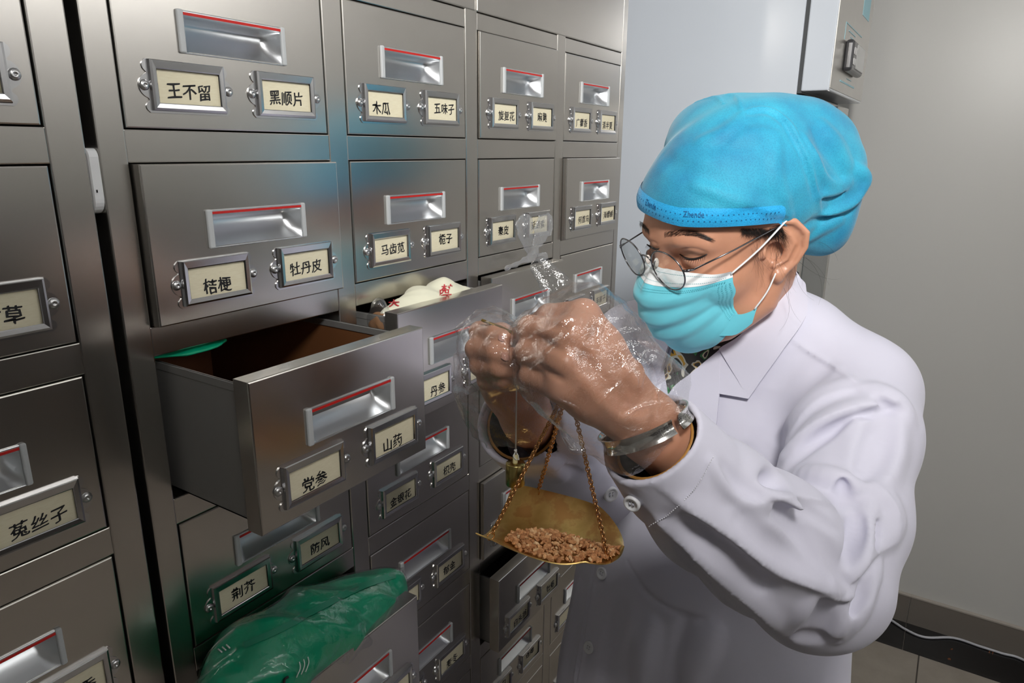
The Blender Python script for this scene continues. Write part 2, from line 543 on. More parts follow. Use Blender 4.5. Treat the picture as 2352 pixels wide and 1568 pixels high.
OUT = {(0, 1): 0.0105, (0, 2): 0.1135, (0, 4): 0.0955, (1, 2): 0.0560, (2, 0): 0.003, (2, 2): 0.0200, (3, 1): 0.0067, (2, 4): 0.0067, (2, 5): 0.0335, (3, 2): 0.0}
TXT = {  # (column, row): (left text, px, py), (right text, px, py) centres read off the photograph
    (0, 0): (('王不留', 432, 211), ('黑顺片', 655, 226)), (1, 0): (('木瓜', 873, 248), ('五味子', 1018, 250)),
    (2, 0): (('旋复花', 1161, 266), ('麻黄', 1243, 269)), (3, 0): (('广藿香', 1334, 282), ('清半夏', 1393, 288)),
    (0, 1): (('桔梗', 497, 654), ('牡丹皮', 700, 613)), (1, 1): (('马齿苋', 900, 571), ('栀子', 1021, 548)),
    (2, 1): (('秦皮', 1154, 529), ('延胡索', 1233, 516)), (3, 1): (('何首乌', 1340, 503), ('海螵蛸', 1395, 492)),
    (0, 2): (('党参', 720, 1105), ('山药', 899, 1015)), (1, 2): (('丹参', 1003, 893), ('', 0, 0)),
    (2, 2): (('', 0, 0), ('', 0, 0)), (3, 2): (('决明子', 1322, 698), ('车前子', 1378, 686)),
    (0, 3): (('荆芥', 557, 1352), ('防风', 733, 1250)), (1, 3): (('金银花', 918, 1142), ('枳壳', 1030, 1075)),
    (2, 3): (('砂仁', 1148, 1003), ('', 0, 0)), (3, 3): (('', 0, 0), ('', 0, 0)),
    (0, 4): (('', 0, 0), ('', 0, 0)), (1, 4): (('', 0, 0), ('郁金', 1030, 1302)), (2, 4): (('', 0, 0), ('', 0, 0)), (3, 4): (('', 0, 0), ('', 0, 0)),
    (0, 5): (('', 0, 0), ('', 0, 0)), (1, 5): (('', 0, 0), ('麦冬', 1036, 1517)), (2, 5): (('白头翁', 1195, 1415), ('牡蛎', 1262, 1345)), (3, 5): (('', 0, 0), ('', 0, 0)),
    (0, 6): (('', 0, 0), ('', 0, 0)), (1, 6): (('', 0, 0), ('', 0, 0)), (2, 6): (('滑石', 1150, 1562), ('连翘', 1215, 1493)), (3, 6): (('', 0, 0), ('', 0, 0)),
}
def place(txt, px, py, x, z, out, cx):
    if not txt: return ('', 0, 0)
    d = ray(px, py)
    p = CAM + d * ((-out) - CAM[1]) / d[1]
    dx, dz = p[0] - x - cx, p[2] - z - CARD_Z
    half = 0.0069 * len(txt)
    return (txt, float(np.clip(dx, -0.0262 + half, 0.0262 - half)) if half < 0.026 else 0.0, float(np.clip(dz, -0.0055, 0.006)), 0.0134 if len(txt) < 3 else 0.0128)
for c in range(4):
    for r in range(8):
        x, z = XS[c], ROWS[r]
        out = OUT.get((c, r), 0.0)
        L, Rr = TXT.get((c, r), (('', 0, 0), ('', 0, 0)))
        lab = None
        if out > 0.03: lab = 'drawer pulled out of the cabinet' + (', labelled ' + L[0] if L[0] else '')
        drawer(CENTRE, loc_in(CENTRE, x), z, out, place(*L, x, z, out, CARD_C[0]), place(*Rr, x, z, out, CARD_C[1]), lab, 0.33 if out > 0.015 else 0.0)
for r, (tx, px, py) in enumerate((('', 0, 0), ('甘草', 2, 726), ('菟丝子', 88, 1197), ('木香', 178, 1585), ('', 0, 0), ('', 0, 0), ('', 0, 0), ('', 0, 0))):
    x, z = -0.2545, ROWS[r]
    drawer(LEFT, loc_in(LEFT, x), z, 0.0, ('', 0, 0), place(tx, px, py, x, z, 0.0, CARD_C[1]), None)

# white plastic power strip end squeezed in the gap between the cabinets
b = MB()
def onY(px, py, y):
    d = ray(px, py); return CAM + d * (y - CAM[1]) / d[1]
zt, zb = onY(212, 340, 0.004)[2], onY(215, 492, 0.004)[2]
prof = []
for cy, cz, a0 in ((-0.001 + .011, zb + .011, 180), (0.045 - .011, zb + .011, 270), (0.045 - .011, zt - .011, 0), (-0.001 + .006, zt - .006, 90)):
    rr_ = .006 if a0 == 90 else .011
    prof += [(cy + rr_ * math.cos(math.radians(a0 + 15 * k)), cz + rr_ * math.sin(math.radians(a0 + 15 * k))) for k in range(7)]
npf = len(prof)
xs_ = ((-0.0292, .94), (-0.0286, 1.0), (-0.0222, 1.0), (-0.0216, .94))
cyz = (0.022, (zt + zb) / 2)
b.grid(np.array([[(x, cyz[0] + (y - cyz[0]) * s_, cyz[1] + (z - cyz[1]) * (s_ + 1) / 2) for y, z in prof] for x, s_ in xs_]), 0, False, True)
for e_, x in ((0, xs_[0]), (1, xs_[-1])):
    b.add([(x[0], cyz[0] + (y - cyz[0]) * x[1], cyz[1] + (z - cyz[1]) * (x[1] + 1) / 2) for y, z in prof], [tuple(range(npf))[::(-1 if e_ else 1)]])
b.box((-0.0272, -0.0014, zt - 0.031), (-0.0262, -0.0006, zt - 0.029), 0.0, 1)
tag(b.build('power_strip', [mat('white_plastic', (0.80, 0.81, 0.82), 0.3), M_DARKGAP]), 'white plastic power strip wedged upright in the black gap between the two cabinets', 'power strip')

# ------------------------------------------------------------------ refrigerator at the far end of the cabinets
M_FRIDGE = mat('white_enamel', (0.68, 0.73, 0.80), 0.10)
t = NT(M_FRIDGE); t.bump(t.noise(t.coords(), 7, 2), 0.05, 0.004)
M_FRST = steel('brushed_fridge_front', (0.62, 0.60, 0.57), 0.30, (1, 1, 12))
M_DARKRUB = mat('dark_seal_and_gap', (0.05, 0.055, 0.06), 0.5)
M_BLUE = mat('pale_blue_print', (0.35, 0.62, 0.70), 0.5)
M_GLASSD = mat('dark_door_glass', (0.10, 0.11, 0.11), 0.05)
fr = empty('refrigerator', (1.35, 0, 0))
tag(fr, 'tall white medicine refrigerator with overhanging control header at the end of the steel cabinets', 'refrigerator')
b = MB()
b.box((1.35, -0.1925, 0.06), (1.36, 0.44, 2.3), 0.002); b.box((1.36, -0.165, 0.06), (1.84, 0.44, 2.3), 0.002)
b.box((1.37, -0.15, 0.0), (1.84, 0.42, 0.06))
child(b.build('body', M_FRIDGE), fr)
b = MB(); b.box((1.353, -0.2015, 1.62), (1.84, -0.166, 2.29))  # dark box put into the gap behind the header for its shade
child(b.build('header_gap_shade', M_DARKRUB), fr)
b = MB(); b.box((1.350, -0.256, 1.624), (1.842, -0.2005, 2.3), 0.003)
hd = child(b.build('header', [M_FRIDGE]), fr)
b = MB(); b.box((1.353, -0.2575, 1.629), (1.840, -0.2555, 2.28), 0.0006)
child(b.build('control_panel', M_FRST), hd)
b = MB()
b.box((1.475, -0.276, 1.672), (1.655, -0.257, 1.738), 0.008, 0, 3); b.box((1.525, -0.2785, 1.680), (1.640, -0.2755, 1.732), 0.002, 1)
b.box((1.484, -0.278, 1.686), (1.512, -0.2755, 1.700), 0.001, 2); b.box((1.484, -0.278, 1.707), (1.512, -0.2755, 1.722), 0.001, 2)
child(b.build('thermostat', [mat('dark_thermostat', (0.05, 0.05, 0.055), 0.25), mat('lcd', (0.42, 0.42, 0.41), 0.2), M_CHROME]), hd)
b = MB()
for x0, x1, z0, z1 in ((1.462, 1.68, 1.650, 1.6535), (1.455, 1.70, 1.768, 1.770), (1.453, 1.456, 1.735, 1.770), (1.50, 1.60, 1.757, 1.759), (1.53, 1.60, 1.748, 1.7495), (1.55, 1.62, 1.662, 1.6635), (1.67, 1.78, 1.815, 1.87)):
    b.box((x0, -0.2582, z0), (x1, -0.2574, z1))
child(b.build('printed_mark', M_BLUE), hd)
b = MB(); b.box((1.352, -0.232, 0.10), (1.832, -0.195, 1.612), 0.004)
dr = child(b.build('door', [M_FRST]), fr)
b = MB(); b.box((1.43, -0.2335, 0.2), (1.78, -0.2315, 1.46), 0.002)
child(b.build('door_glass', M_GLASSD), dr)
b = MB(); b.box((1.36, -0.196, 0.10), (1.83, -0.164, 1.615))
child(b.build('door_seal', M_DARKRUB), dr)
b = MB(); b.lathe([(0.016, 0), (0.016, 0.012), (0.014, 0.016), (0, 0.016)], (1.565, -0.232, 1.588), (0, -1, 0), 20)
child(b.build('lock', M_CHROME), dr)
# ------------------------------------------------------------------ smooth solids: signed-distance modelling, meshed on a sparse grid
def smin(a, b, k):
    if k <= 0: return np.minimum(a, b)
    h = np.maximum(k - np.abs(a - b), 0) / k
    return np.minimum(a, b) - h * h * k * 0.25
def nz(v):
    v = np.asarray(v, float); return v / (np.linalg.norm(v) + 1e-12)

class SDF:
    def __init__(s): s.ops = []
    def _add(s, mode, fn, k, c, r): s.ops.append((mode, fn, k, np.asarray(c, float), r))
    def cap(s, a, b, ra, rb=None, k=0.01, mode='+'):
        a, b = np.asarray(a, float), np.asarray(b, float)
        rb = ra if rb is None else rb
        ab = b - a; L2 = ab @ ab + 1e-12
        def f(P):
            t = np.clip((P - a) @ ab / L2, 0, 1)
            return np.sqrt((((P - a) - t[:, None] * ab) ** 2).sum(1)) - (ra + (rb - ra) * t)
        s._add(mode, f, k, (a + b) / 2, np.sqrt(L2) / 2 + max(ra, rb))
        return s
    def chain(s, pts, rad, k=0.01, mode='+', kin=None):
        """one op: union of tapered capsules along a polyline"""
        pts = [np.asarray(p, float) for p in pts]
        rad = list(rad) if hasattr(rad, '__len__') else [rad] * len(pts)
        A = np.array(pts)
        def f(P):
            d = None
            for i in range(len(pts) - 1):
                a, b = pts[i], pts[i + 1]
                ab = b - a
                t = np.clip((P - a) @ ab / (ab @ ab + 1e-12), 0, 1)
                v = np.sqrt((((P - a) - t[:, None] * ab) ** 2).sum(1)) - (rad[i] + (rad[i + 1] - rad[i]) * t)
                d = v if d is None else (np.minimum(d, v) if not kin else smin(d, v, kin))
            return d
        c = (A.min(0) + A.max(0)) / 2
        s._add(mode, f, k, c, np.linalg.norm(A - c, axis=1).max() + max(rad))
        return s
    def ell(s, c, r, Rm=None, k=0.01, mode='+'):
        c = np.asarray(c, float); r = np.asarray(r, float)
        def f(P):
            q = P - c
            if Rm is not None: q = q @ Rm
            k0 = np.sqrt(((q / r) ** 2).sum(1)); k1 = np.sqrt(((q / (r * r)) ** 2).sum(1)) + 1e-9
            return np.where(k0 < 0.05, -r.min(), k0 * (k0 - 1) / k1)
        s._add(mode, f, k, c, r.max()); return s
    def flatcap(s, a, b, ra, rb, n, fl, k=0.01, mode='+'):
        """capsule squeezed by fl along n"""
        a, b, n = np.asarray(a, float), np.asarray(b, float), nz(n)
        ab = b - a; L2 = ab @ ab + 1e-12
        def f(P):
            t = np.clip((P - a) @ ab / L2, 0, 1)
            q = (P - a) - t[:, None] * ab
            h = q @ n
            q = q + ((1 / fl - 1) * h)[:, None] * n
            return (np.sqrt((q * q).sum(1)) - (ra + (rb - ra) * t)) * max(fl, 0.45)
        s._add(mode, f, k, (a + b) / 2, np.sqrt(L2) / 2 + max(ra, rb)); return s
    def plane(s, p, n, k=0.002, mode='-'):
        p, n = np.asarray(p, float), nz(n)
        s._add(mode, lambda P: -((P - p) @ n), k, p, 1e3); return s
    def disp(s, fn): s.ops.append(('d', fn, 0, np.zeros(3), 1e3)); return s
    def __call__(s, P, c=None, hd=0.0):
        d = np.full(len(P), 0.3)
        for mode, fn, k, oc, orad in s.ops:
            if c is not None and orad < 1e2 and np.linalg.norm(c - oc) - orad > hd + (0.028 + k if mode != 'd' else 0): continue
            v = fn(P)
            if mode == '+': d = smin(d, v, k)
            elif mode == '-': d = -smin(-d, v, k)
            else: d = d + v
        return d
    def normal(s, P, e=0.0012):
        g = np.stack([s(P + np.eye(3)[i] * e) - s(P - np.eye(3)[i] * e) for i in range(3)], 1)
        return g / (np.linalg.norm(g, axis=1, keepdims=True) + 1e-9)
    def hit(s, px, t0=0.3, t1=2.2, steps=150):
        """surface points under photograph pixels"""
        px = np.atleast_2d(np.asarray(px, float))
        D = np.array([nz(ray(*q)) for q in px])
        return s.march(np.repeat(CAM[None], len(px), 0), D, t0, t1, steps)
    def march(s, O, D, t0, t1, steps=150):
        t = np.full(len(O), float(t0)); ok = np.zeros(len(O), bool); live = np.ones(len(O), bool)
        for _ in range(steps):
            idx = np.nonzero(live)[0]
            if not len(idx): break
            d = s(O[idx] + t[idx, None] * D[idx])
            h = d < 4e-4
            ok[idx[h]] = True; live[idx[h]] = False
            t[idx] += np.where(h, 0, np.maximum(d * 0.8, 2e-4))
            live[idx[t[idx] > t1]] = False
        return O + t[:, None] * D, ok

def mesh_sdf(S, lo, hi, h, B=14):
    lo = np.asarray(lo, float); hi = np.asarray(hi, float)
    nb = np.ceil((hi - lo) / (h * B)).astype(int)
    N = nb * B + 2
    g = np.stack(np.meshgrid(*[np.arange(n) for n in nb], indexing='ij'), -1).reshape(-1, 3)
    cen = lo + (g * B + B / 2) * h
    hd = B * h * math.sqrt(3) / 2
    dc = np.concatenate([S(cen[i:i + 20000]) for i in range(0, len(cen), 20000)])
    act = g[np.abs(dc) < hd * 1.25 + 0.006]
    loc = np.stack(np.meshgrid(*[np.arange(B + 1)] * 3, indexing='ij'), -1).reshape(-1, 3)
    key = lambda ijk: (ijk[:, 0] * N[1] + ijk[:, 1]) * N[2] + ijk[:, 2]
    ck, cv, quads = [], [], []
    corner = np.array([[i, j, k] for i in (0, 1) for j in (0, 1) for k in (0, 1)])
    edges = [(a, b) for a in range(8) for b in range(a + 1, 8) if abs(corner[a] - corner[b]).sum() == 1]
    for bl in act:
        base = bl * B
        P = lo + (base + loc) * h
        d = S(P, lo + (base + B / 2) * h, hd).reshape(B + 1, B + 1, B + 1)
        neg = d < 0
        if neg.all() or not neg.any(): continue
        cs = [neg[c[0]:c[0] + B, c[1]:c[1] + B, c[2]:c[2] + B] for c in corner]
        sm = sum(c.astype(np.int8) for c in cs)
        ci = np.argwhere((sm > 0) & (sm < 8))
        if not len(ci): continue
        dv = np.stack([d[ci[:, 0] + c[0], ci[:, 1] + c[1], ci[:, 2] + c[2]] for c in corner], 1)
        acc = np.zeros((len(ci), 3)); cnt = np.zeros(len(ci))
        for a, b in edges:
            m = (dv[:, a] < 0) != (dv[:, b] < 0)
            tt = np.where(m, dv[:, a] / (dv[:, a] - dv[:, b] + 1e-15), 0)
            p = corner[a] + tt[:, None] * (corner[b] - corner[a])
            acc += np.where(m[:, None], p, 0); cnt += m
        ck.append(key(ci + base)); cv.append(lo + (base + ci + acc / cnt[:, None]) * h)
        for ax in range(3):
            o = [0, 0, 0]; o[ax] = 1
            n0 = neg[:B, :B, :B]; n1 = neg[o[0]:B + o[0], o[1]:B + o[1], o[2]:B + o[2]]
            ei = np.argwhere(n0 != n1)
            if not len(ei): continue
            u, v = np.eye(3, dtype=int)[(ax + 1) % 3], np.eye(3, dtype=int)[(ax + 2) % 3]
            e = ei + base
            q = np.stack([key(e - u - v), key(e - v), key(e), key(e - u)], 1)
            flip = ~n0[ei[:, 0], ei[:, 1], ei[:, 2]]
            q[flip] = q[flip][:, ::-1]
            quads.append(q)
    ck = np.concatenate(ck); cv = np.concatenate(cv); quads = np.concatenate(quads)
    o = np.argsort(ck); ck, cv = ck[o], cv[o]
    idx = np.searchsorted(ck, quads); idx = np.minimum(idx, len(ck) - 1)
    good = (ck[idx] == quads).all(1)
    return cv, idx[good]

def mesh_from(name, V, Q, smooth=True, mi=None):
    me = bpy.data.meshes.new(name)
    Q = np.asarray(Q)
    me.vertices.add(len(V)); me.vertices.foreach_set('co', np.asarray(V, np.float32).ravel())
    n, w = Q.shape
    me.loops.add(n * w); me.loops.foreach_set('vertex_index', Q.astype(np.int32).ravel())
    me.polygons.add(n)
    me.polygons.foreach_set('loop_start', np.arange(0, n * w, w, dtype=np.int32))
    me.polygons.foreach_set('loop_total', np.full(n, w, np.int32))
    if mi is not None: me.polygons.foreach_set('material_index', np.asarray(mi, np.int32))
    me.polygons.foreach_set('use_smooth', np.full(n, smooth))
    me.update(calc_edges=True); me.validate()
    return me
def drop(V, Q, keep):
    """remove vertices where keep is false"""
    Q = Q[keep[Q].all(1)]
    used = np.unique(Q); re = -np.ones(len(V), int); re[used] = np.arange(len(used))
    return V[used], re[Q]

def resample(px, n):
    P = np.array(spline([np.array([*map(float, p)]) for p in px], 12))
    L = np.r_[0, np.cumsum(np.linalg.norm(np.diff(P, axis=0), axis=1))]
    u = np.linspace(0, L[-1], n)
    return np.stack([np.interp(u, L, P[:, i]) for i in range(P.shape[1])], 1)
def fill_hits(P, ok, px):
    """where a pixel just misses the solid keep the depth of its nearest neighbour that hit"""
    if ok.all(): return P
    P = P.copy(); g = np.nonzero(ok)[0]
    if not len(g): return np.array([at(q[0], q[1], 0.79) for q in np.asarray(px, float)])
    px = np.asarray(px, float)
    for i in np.nonzero(~ok)[0]:
        j = g[np.argmin(((px[g] - px[i]) ** 2).sum(1))]
        dep = (RC[2] @ (P[j] - CAM))
        P[i] = at(px[i][0], px[i][1], dep)
    return P
def onsurf(S, px, off=0.0, **kw):
    P, ok = S.hit(px, **kw)
    P = fill_hits(P, ok, px)
    return P + off * S.normal(P), S.normal(P)

def soften(P, N, it=3):
    """drop leaps across silhouettes, then smooth a polyline found on the surface"""
    if len(P) > 3:
        g = np.linalg.norm(np.diff(P, axis=0), axis=1)
        cut = np.nonzero(g > 4 * np.median(g) + 1e-4)[0]
        if len(cut):
            e = np.r_[0, cut + 1, len(P)]; k = int(np.argmax(np.diff(e)))
            P, N = P[e[k]:e[k + 1]], N[e[k]:e[k + 1]]
    for _ in range(it):
        if len(P) > 2:
            P = np.concatenate([P[:1], (P[:-2] + 2 * P[1:-1] + P[2:]) / 4, P[-1:]])
            N = np.concatenate([N[:1], (N[:-2] + 2 * N[1:-1] + N[2:]) / 4, N[-1:]])
    return P, N / (np.linalg.norm(N, axis=1, keepdims=True) + 1e-9)
def pleat(S, px, h, w, n=18, base=None, flip=False, drop_w=.0021):
    """overlapping fold: the cloth swells towards the line and drops off sharply on its lower side"""
    q = resample(px, n)
    P, ok = (base or S).hit(q)
    if ok.sum() < 4: return
    P, N = soften(P[ok], (base or S).normal(P[ok], .004))
    m = len(P)
    for _ in range(4): P, N = soften(P, N)
    m = len(P)
    T = np.gradient(P, axis=0); T /= np.linalg.norm(T, axis=1, keepdims=True) + 1e-9
    Sd = np.cross(N, T); Sd *= np.sign((Sd @ RC[1]).sum()) * (-1 if flip else 1)
    fade = np.sin(np.linspace(0.15, math.pi - 0.15, m)) ** 0.5
    R_ = 3.2 * w
    def f(X):
        best = np.full(len(X), 1e9); val = np.zeros(len(X))
        for i in range(m - 1):
            a, b = P[i], P[i + 1]; ab = b - a
            t = np.clip((X - a) @ ab / (ab @ ab + 1e-12), 0, 1)
            v = X - a - t[:, None] * ab
            d2 = (v * v).sum(1)
            s_ = (v * (Sd[i] + (Sd[i + 1] - Sd[i]) * t[:, None])).sum(1)
            hh = fade[i] + (fade[i + 1] - fade[i]) * t
            k = d2 < best
            r = np.sqrt(d2)
            e = np.maximum(0, 1 - r / R_) ** 1.5
            vv = hh * np.where(s_ < 0, np.exp(s_ / w), np.exp(-s_ / drop_w)) * e
            val = np.where(k, vv, val); best = np.minimum(best, d2)
        return -h * val
    c = (P.min(0) + P.max(0)) / 2
    S._add('d', f, 0, c, np.linalg.norm(P - c, axis=1).max() + R_)
def fold(S, px, r, h, k=0.008, mode='+', n=10, taper=True, base=None):
    """cloth fold drawn along pixels and carved into the solid: '+' raises a rounded ridge of height h, '-' presses a groove"""
    q = resample(px, n)
    P, ok = (base or S).hit(q)
    if ok.sum() < 2: return
    P = P[ok]; N = (base or S).normal(P, 0.004)
    P, N = soften(P, N)
    m = len(P)
    if m < 3: return
    w = np.sin(np.linspace(0.12 if taper else 1.2, math.pi - (0.12 if taper else 1.2), m)) ** 0.6
    rr = r * (0.45 + 0.55 * w)
    C = P + N * ((rr - h * w) * (-1 if mode == '+' else 1))[:, None]
    S.chain(C, rr, k, mode)

def sheet(name, S, edgeA, edgeB, na, nb, mats, off=0.003, thick=0.0015, parent=None, fn=None):
    """cloth panel between two pixel polylines, laid on the solid S with real thickness"""
    A, Bp = resample(edgeA, na), resample(edgeB, na)
    u = np.linspace(0, 1, nb)
    px = (A[:, None] * (1 - u)[None, :, None] + Bp[:, None] * u[None, :, None]).reshape(-1, 2)
    P, ok = S.hit(px)
    P = fill_hits(P, ok, px); N = S.normal(P, 0.003)
    G = P.reshape(na, nb, 3); Nn = N.reshape(na, nb, 3)
    for _ in range(2):     # relax
        G2 = G.copy(); G2[1:-1, 1:-1] = (G[:-2, 1:-1] + G[2:, 1:-1] + G[1:-1, :-2] + G[1:-1, 2:] + 2 * G[1:-1, 1:-1]) / 6; G = G2
    o = off if fn is None else off + fn(np.linspace(0, 1, na)[:, None], u[None, :])
    o = np.broadcast_to(o, (na, nb))
    T = G + Nn * (o + thick)[..., None]; Bt = G + Nn * o[..., None]
    b = MB()
    b.grid(T, 0); b.grid(Bt[:, ::-1], 0)
    rim = [(i, 0) for i in range(na)] + [(na - 1, j) for j in range(1, nb)] + [(i, nb - 1) for i in range(na - 2, -1, -1)] + [(0, j) for j in range(nb - 2, 0, -1)]
    R2 = np.array([[T[i, j], Bt[i, j]] for i, j in rim + rim[:1]])
    b.grid(R2[:, ::-1], 0, False)
    o = b.build(name, mats)
    if parent is not None: child(o, parent)
    return o
# ------------------------------------------------------------------ the person: landmarks
HS = 0.97
HR = np.array([[-0.8015, -0.5599, -0.2101], [0.5611, -0.8256, 0.0594], [-0.2067, -0.0703, 0.9759]])  # columns: face forward, her left, head up
HC = np.array([0.5234, -0.306, ZT - 0.2329])
def H(f, l, u): return HC + HS * (HR @ np.array([f, l, u], float))
def Hloc(P): return ((np.atleast_2d(P) - HC) @ HR) / HS
SHL, SHR = at(1972, 885, 0.80), at(1462, 778, 1.02)          # shoulder joints (her left is nearer)
ELL, WRL = at(1890, 1362, 0.655), at(1495, 985, 0.525)
ELR, WRR = at(1345, 1085, 0.80), at(1210, 958, 0.605)
MID = (SHL + SHR) / 2
TL = nz((SHL - SHR) * np.array([1, 1, 0.25])); TUP = np.array([0, 0, 1.0]); TF = nz(np.cross(TL, TUP)); 
if TF @ HR[:, 0] < 0: TF = -TF
TU = nz(np.cross(TF, TL)); TU = TU if TU[2] > 0 else -TU

# skin
def skin():
    m = mat('skin', (0.50, 0.245, 0.15), 0.40)
    t = NT(m)
    v = t.coords()
    f = t.noise(v, 26, 4, 0.6)
    t.l(t.ramp(f, [(0.3, (0.50, 0.240, 0.145)), (0.55, (0.545, 0.272, 0.172)), (0.75, (0.575, 0.272, 0.178))]), t.b.inputs['Base Color'])
    t.bump(t.noise(v, 420, 3), 0.05, 0.0004)
    t.b.inputs['Subsurface Weight'].default_value = 0.12
    t.b.inputs['Subsurface Radius'].default_value = (0.012, 0.004, 0.002)
    t.b.inputs['Subsurface Scale'].default_value = 0.5
    return m
M_SKIN = skin()
M_HAIR = mat('black_hair', (0.012, 0.009, 0.008), 0.4)

def build_head(S, k=1.0):
    e = lambda c, r, kk, mode='+': S.ell(H(*c), np.array(r) * HS, HR, kk, mode)
    e((-0.020, 0, 0.048), (0.098, 0.078, 0.092), 0.02)
    e((0.022, 0, 0.010), (0.074, 0.068, 0.078), 0.03)
    e((0.018, 0, -0.050), (0.070, 0.060, 0.066), 0.03)
    e((0.052, 0, 0.036), (0.046, 0.056, 0.042), 0.025)
    for sx in (1, -1):
        e((0.052, sx * 0.042, -0.030), (0.030, 0.024, 0.024), 0.02)          # cheek
        S.chain([H(0.068, sx * 0.012, -0.104), H(0.045, sx * 0.040, -0.093), H(0.004, sx * 0.060, -0.066), H(-0.012, sx * 0.066, -0.030)], [0.017 * HS, 0.017 * HS, 0.016 * HS, 0.012 * HS], 0.02)
        S.chain([H(0.092, sx * 0.010, 0.016), H(0.090, sx * 0.028, 0.023), H(0.074, sx * 0.050, 0.018)], [0.008, 0.0085, 0.006], 0.014)   # brow
        e((0.104, sx * 0.030, -0.003), (0.020, 0.019, 0.0125), 0.014, '-')    # socket
        e((0.0735, sx * 0.0325, -0.002), (0.0150, 0.0170, 0.0135), 0.004)     # lidded eye
    e((0.072, 0, -0.106), (0.022, 0.022, 0.018), 0.02)
    S.chain([H(0.090, 0, 0.006), H(0.102, 0, -0.018), H(0.114, 0, -0.040)], [0.007, 0.0075, 0.011], 0.014)
    for sx in (1, -1): e((0.100, sx * 0.011, -0.044), (0.010, 0.008, 0.008), 0.008)
    S.chain([H(0.088, -0.018, -0.073), H(0.096, 0, -0.070), H(0.088, 0.018, -0.073)], 0.007, 0.01)
    # ears
    for sx in (1, -1):
        def E(f, u, o=0.0): # ear plane swings away from the skull towards the back
            f = .008 - (.008 - f) * 1.30
            return H(f + 0.010, sx * (0.0715 + o - 0.50 * f), u * 1.04 - .005)
        n = nz(HR @ np.array([0.52, sx * 0.85, 0.0]))
        bp = [E(-0.006, 0.013), E(-0.008, -0.012)]
        S.flatcap(bp[0], bp[1], 0.0225, 0.0135, n, 0.14, 0.004)
        S.flatcap(E(-0.015, 0.015), E(-0.014, -0.004), 0.0125, 0.0105, n, 0.16, 0.004)
        S.chain([E(0.008, -0.002, .002), E(0.010, 0.012, .003), E(0.008, 0.026, .003), E(-0.003, 0.0345, .003), E(-0.018, 0.031, .003), E(-0.0265, 0.017, .003), E(-0.0255, 0.002, .003), E(-0.019, -0.013, .003), E(-0.012, -0.022, .002)], [.0028, .003, .0033, .0036, .0038, .0038, .0036, .0032, .003], 0.004)
        S.ell(E(-0.0065, -0.0260, .002), (0.0075, 0.006, 0.0085), HR, 0.006)
        S.chain([E(-0.013, 0.022, .003), E(-0.0175, 0.008, .003), E(-0.012, -0.008, .003), E(-0.003, -0.015, .003)], [.0020, .0026, .0028, .0026], 0.003)
        S.ell(E(0.004, 0.001, .003), (0.0045, 0.004, 0.006), HR, 0.004)       # tragus
        S.ell(E(-0.0035, 0.0005, .005), (0.0100, 0.0105, 0.0115), HR, 0.003, '-')  # concha
        S.chain([E(0.001, 0.020, .0085), E(-0.008, 0.0265, .0085), E(-0.018, 0.020, .0085)], [.0032, .004, .0032], 0.003, '-')
    return S

# ---- hands: every joint measured on the photograph, with its own distance
NH = dict(W=at(1490, 980, .520),
          I=[at(1340, 726, .490), at(1262, 728, .516), at(1224, 752, .540), at(1208, 778, .545)],
          M=[at(1308, 768, .479), at(1219, 756, .503), at(1200, 772, .528), at(1214, 796, .540)],
          R=[at(1294, 832, .475), at(1213, 809, .500), at(1198, 820, .524), at(1212, 838, .537)],
          P=[at(1292, 890, .478), at(1220, 863, .500), at(1206, 866, .520), at(1218, 874, .532)],
          T=[at(1440, 860, .545), at(1345, 775, .556), at(1262, 768, .556), at(1205, 786, .545)])
NR = dict(I=(.0118, .0098, .0084, .0070), M=(.0120, .0100, .0086, .0072), R=(.0114, .0096, .0082, .0070), P=(.0106, .0086, .0074, .0062), T=(.014, .0115, .0105, .0085))
FH = dict(W=at(1212, 958, .605),
          I=[at(1152, 770, .580), at(1103, 763, .548), at(1138, 769, .528), at(1156, 775, .522)],
          M=[at(1132, 812, .576), at(1095, 801, .540), at(1140, 809, .521), at(1168, 819, .515)],
          R=[at(1130, 850, .574), at(1104, 839, .540), at(1146, 845, .522), at(1178, 848, .519)],
          P=[at(1140, 888, .576), at(1119, 873, .546), at(1156, 870, .529), at(1180, 863, .526)],
          T=[at(1225, 900, .596), at(1222, 838, .575), at(1203, 800, .556), at(1184, 784, .543)])
FR = dict(I=(.0100, .0086, .0080, .0072), M=(.0102, .0088, .0082, .0073), R=(.0100, .0084, .0076, .0068), P=(.0092, .0076, .0070, .0060), T=(.0125, .011, .0098, .0085))
def build_hand(S, J, Rd, wrist, infl=0.0, kf=0.0035, kp=0.014):
    W = J['W']
    palm = [J[f][0] for f in 'IMRP']
    side = nz(J['I'][0] - J['P'][0])
    for f, s in zip('IMRP', (0.011, 0.004, -0.004, -0.010)):
        S.cap(W + side * s, J[f][0], 0.0120 + infl, Rd[f][0] + 0.0005 + infl, kp)
    for a, b in zip('IMR', 'MRP'):      # webs between the knuckles
        S.cap(J[a][0] * 0.72 + W * 0.28, J[b][0] * 0.72 + W * 0.28, 0.0115 + infl, 0.0115 + infl, kp)
    S.chain(J['T'], [r + infl for r in Rd['T']], 0.010, kin=0.004)
    for f in 'IMRP':
        S.chain(J[f], [r + infl for r in Rd[f]], kf, kin=0.003)
    return S

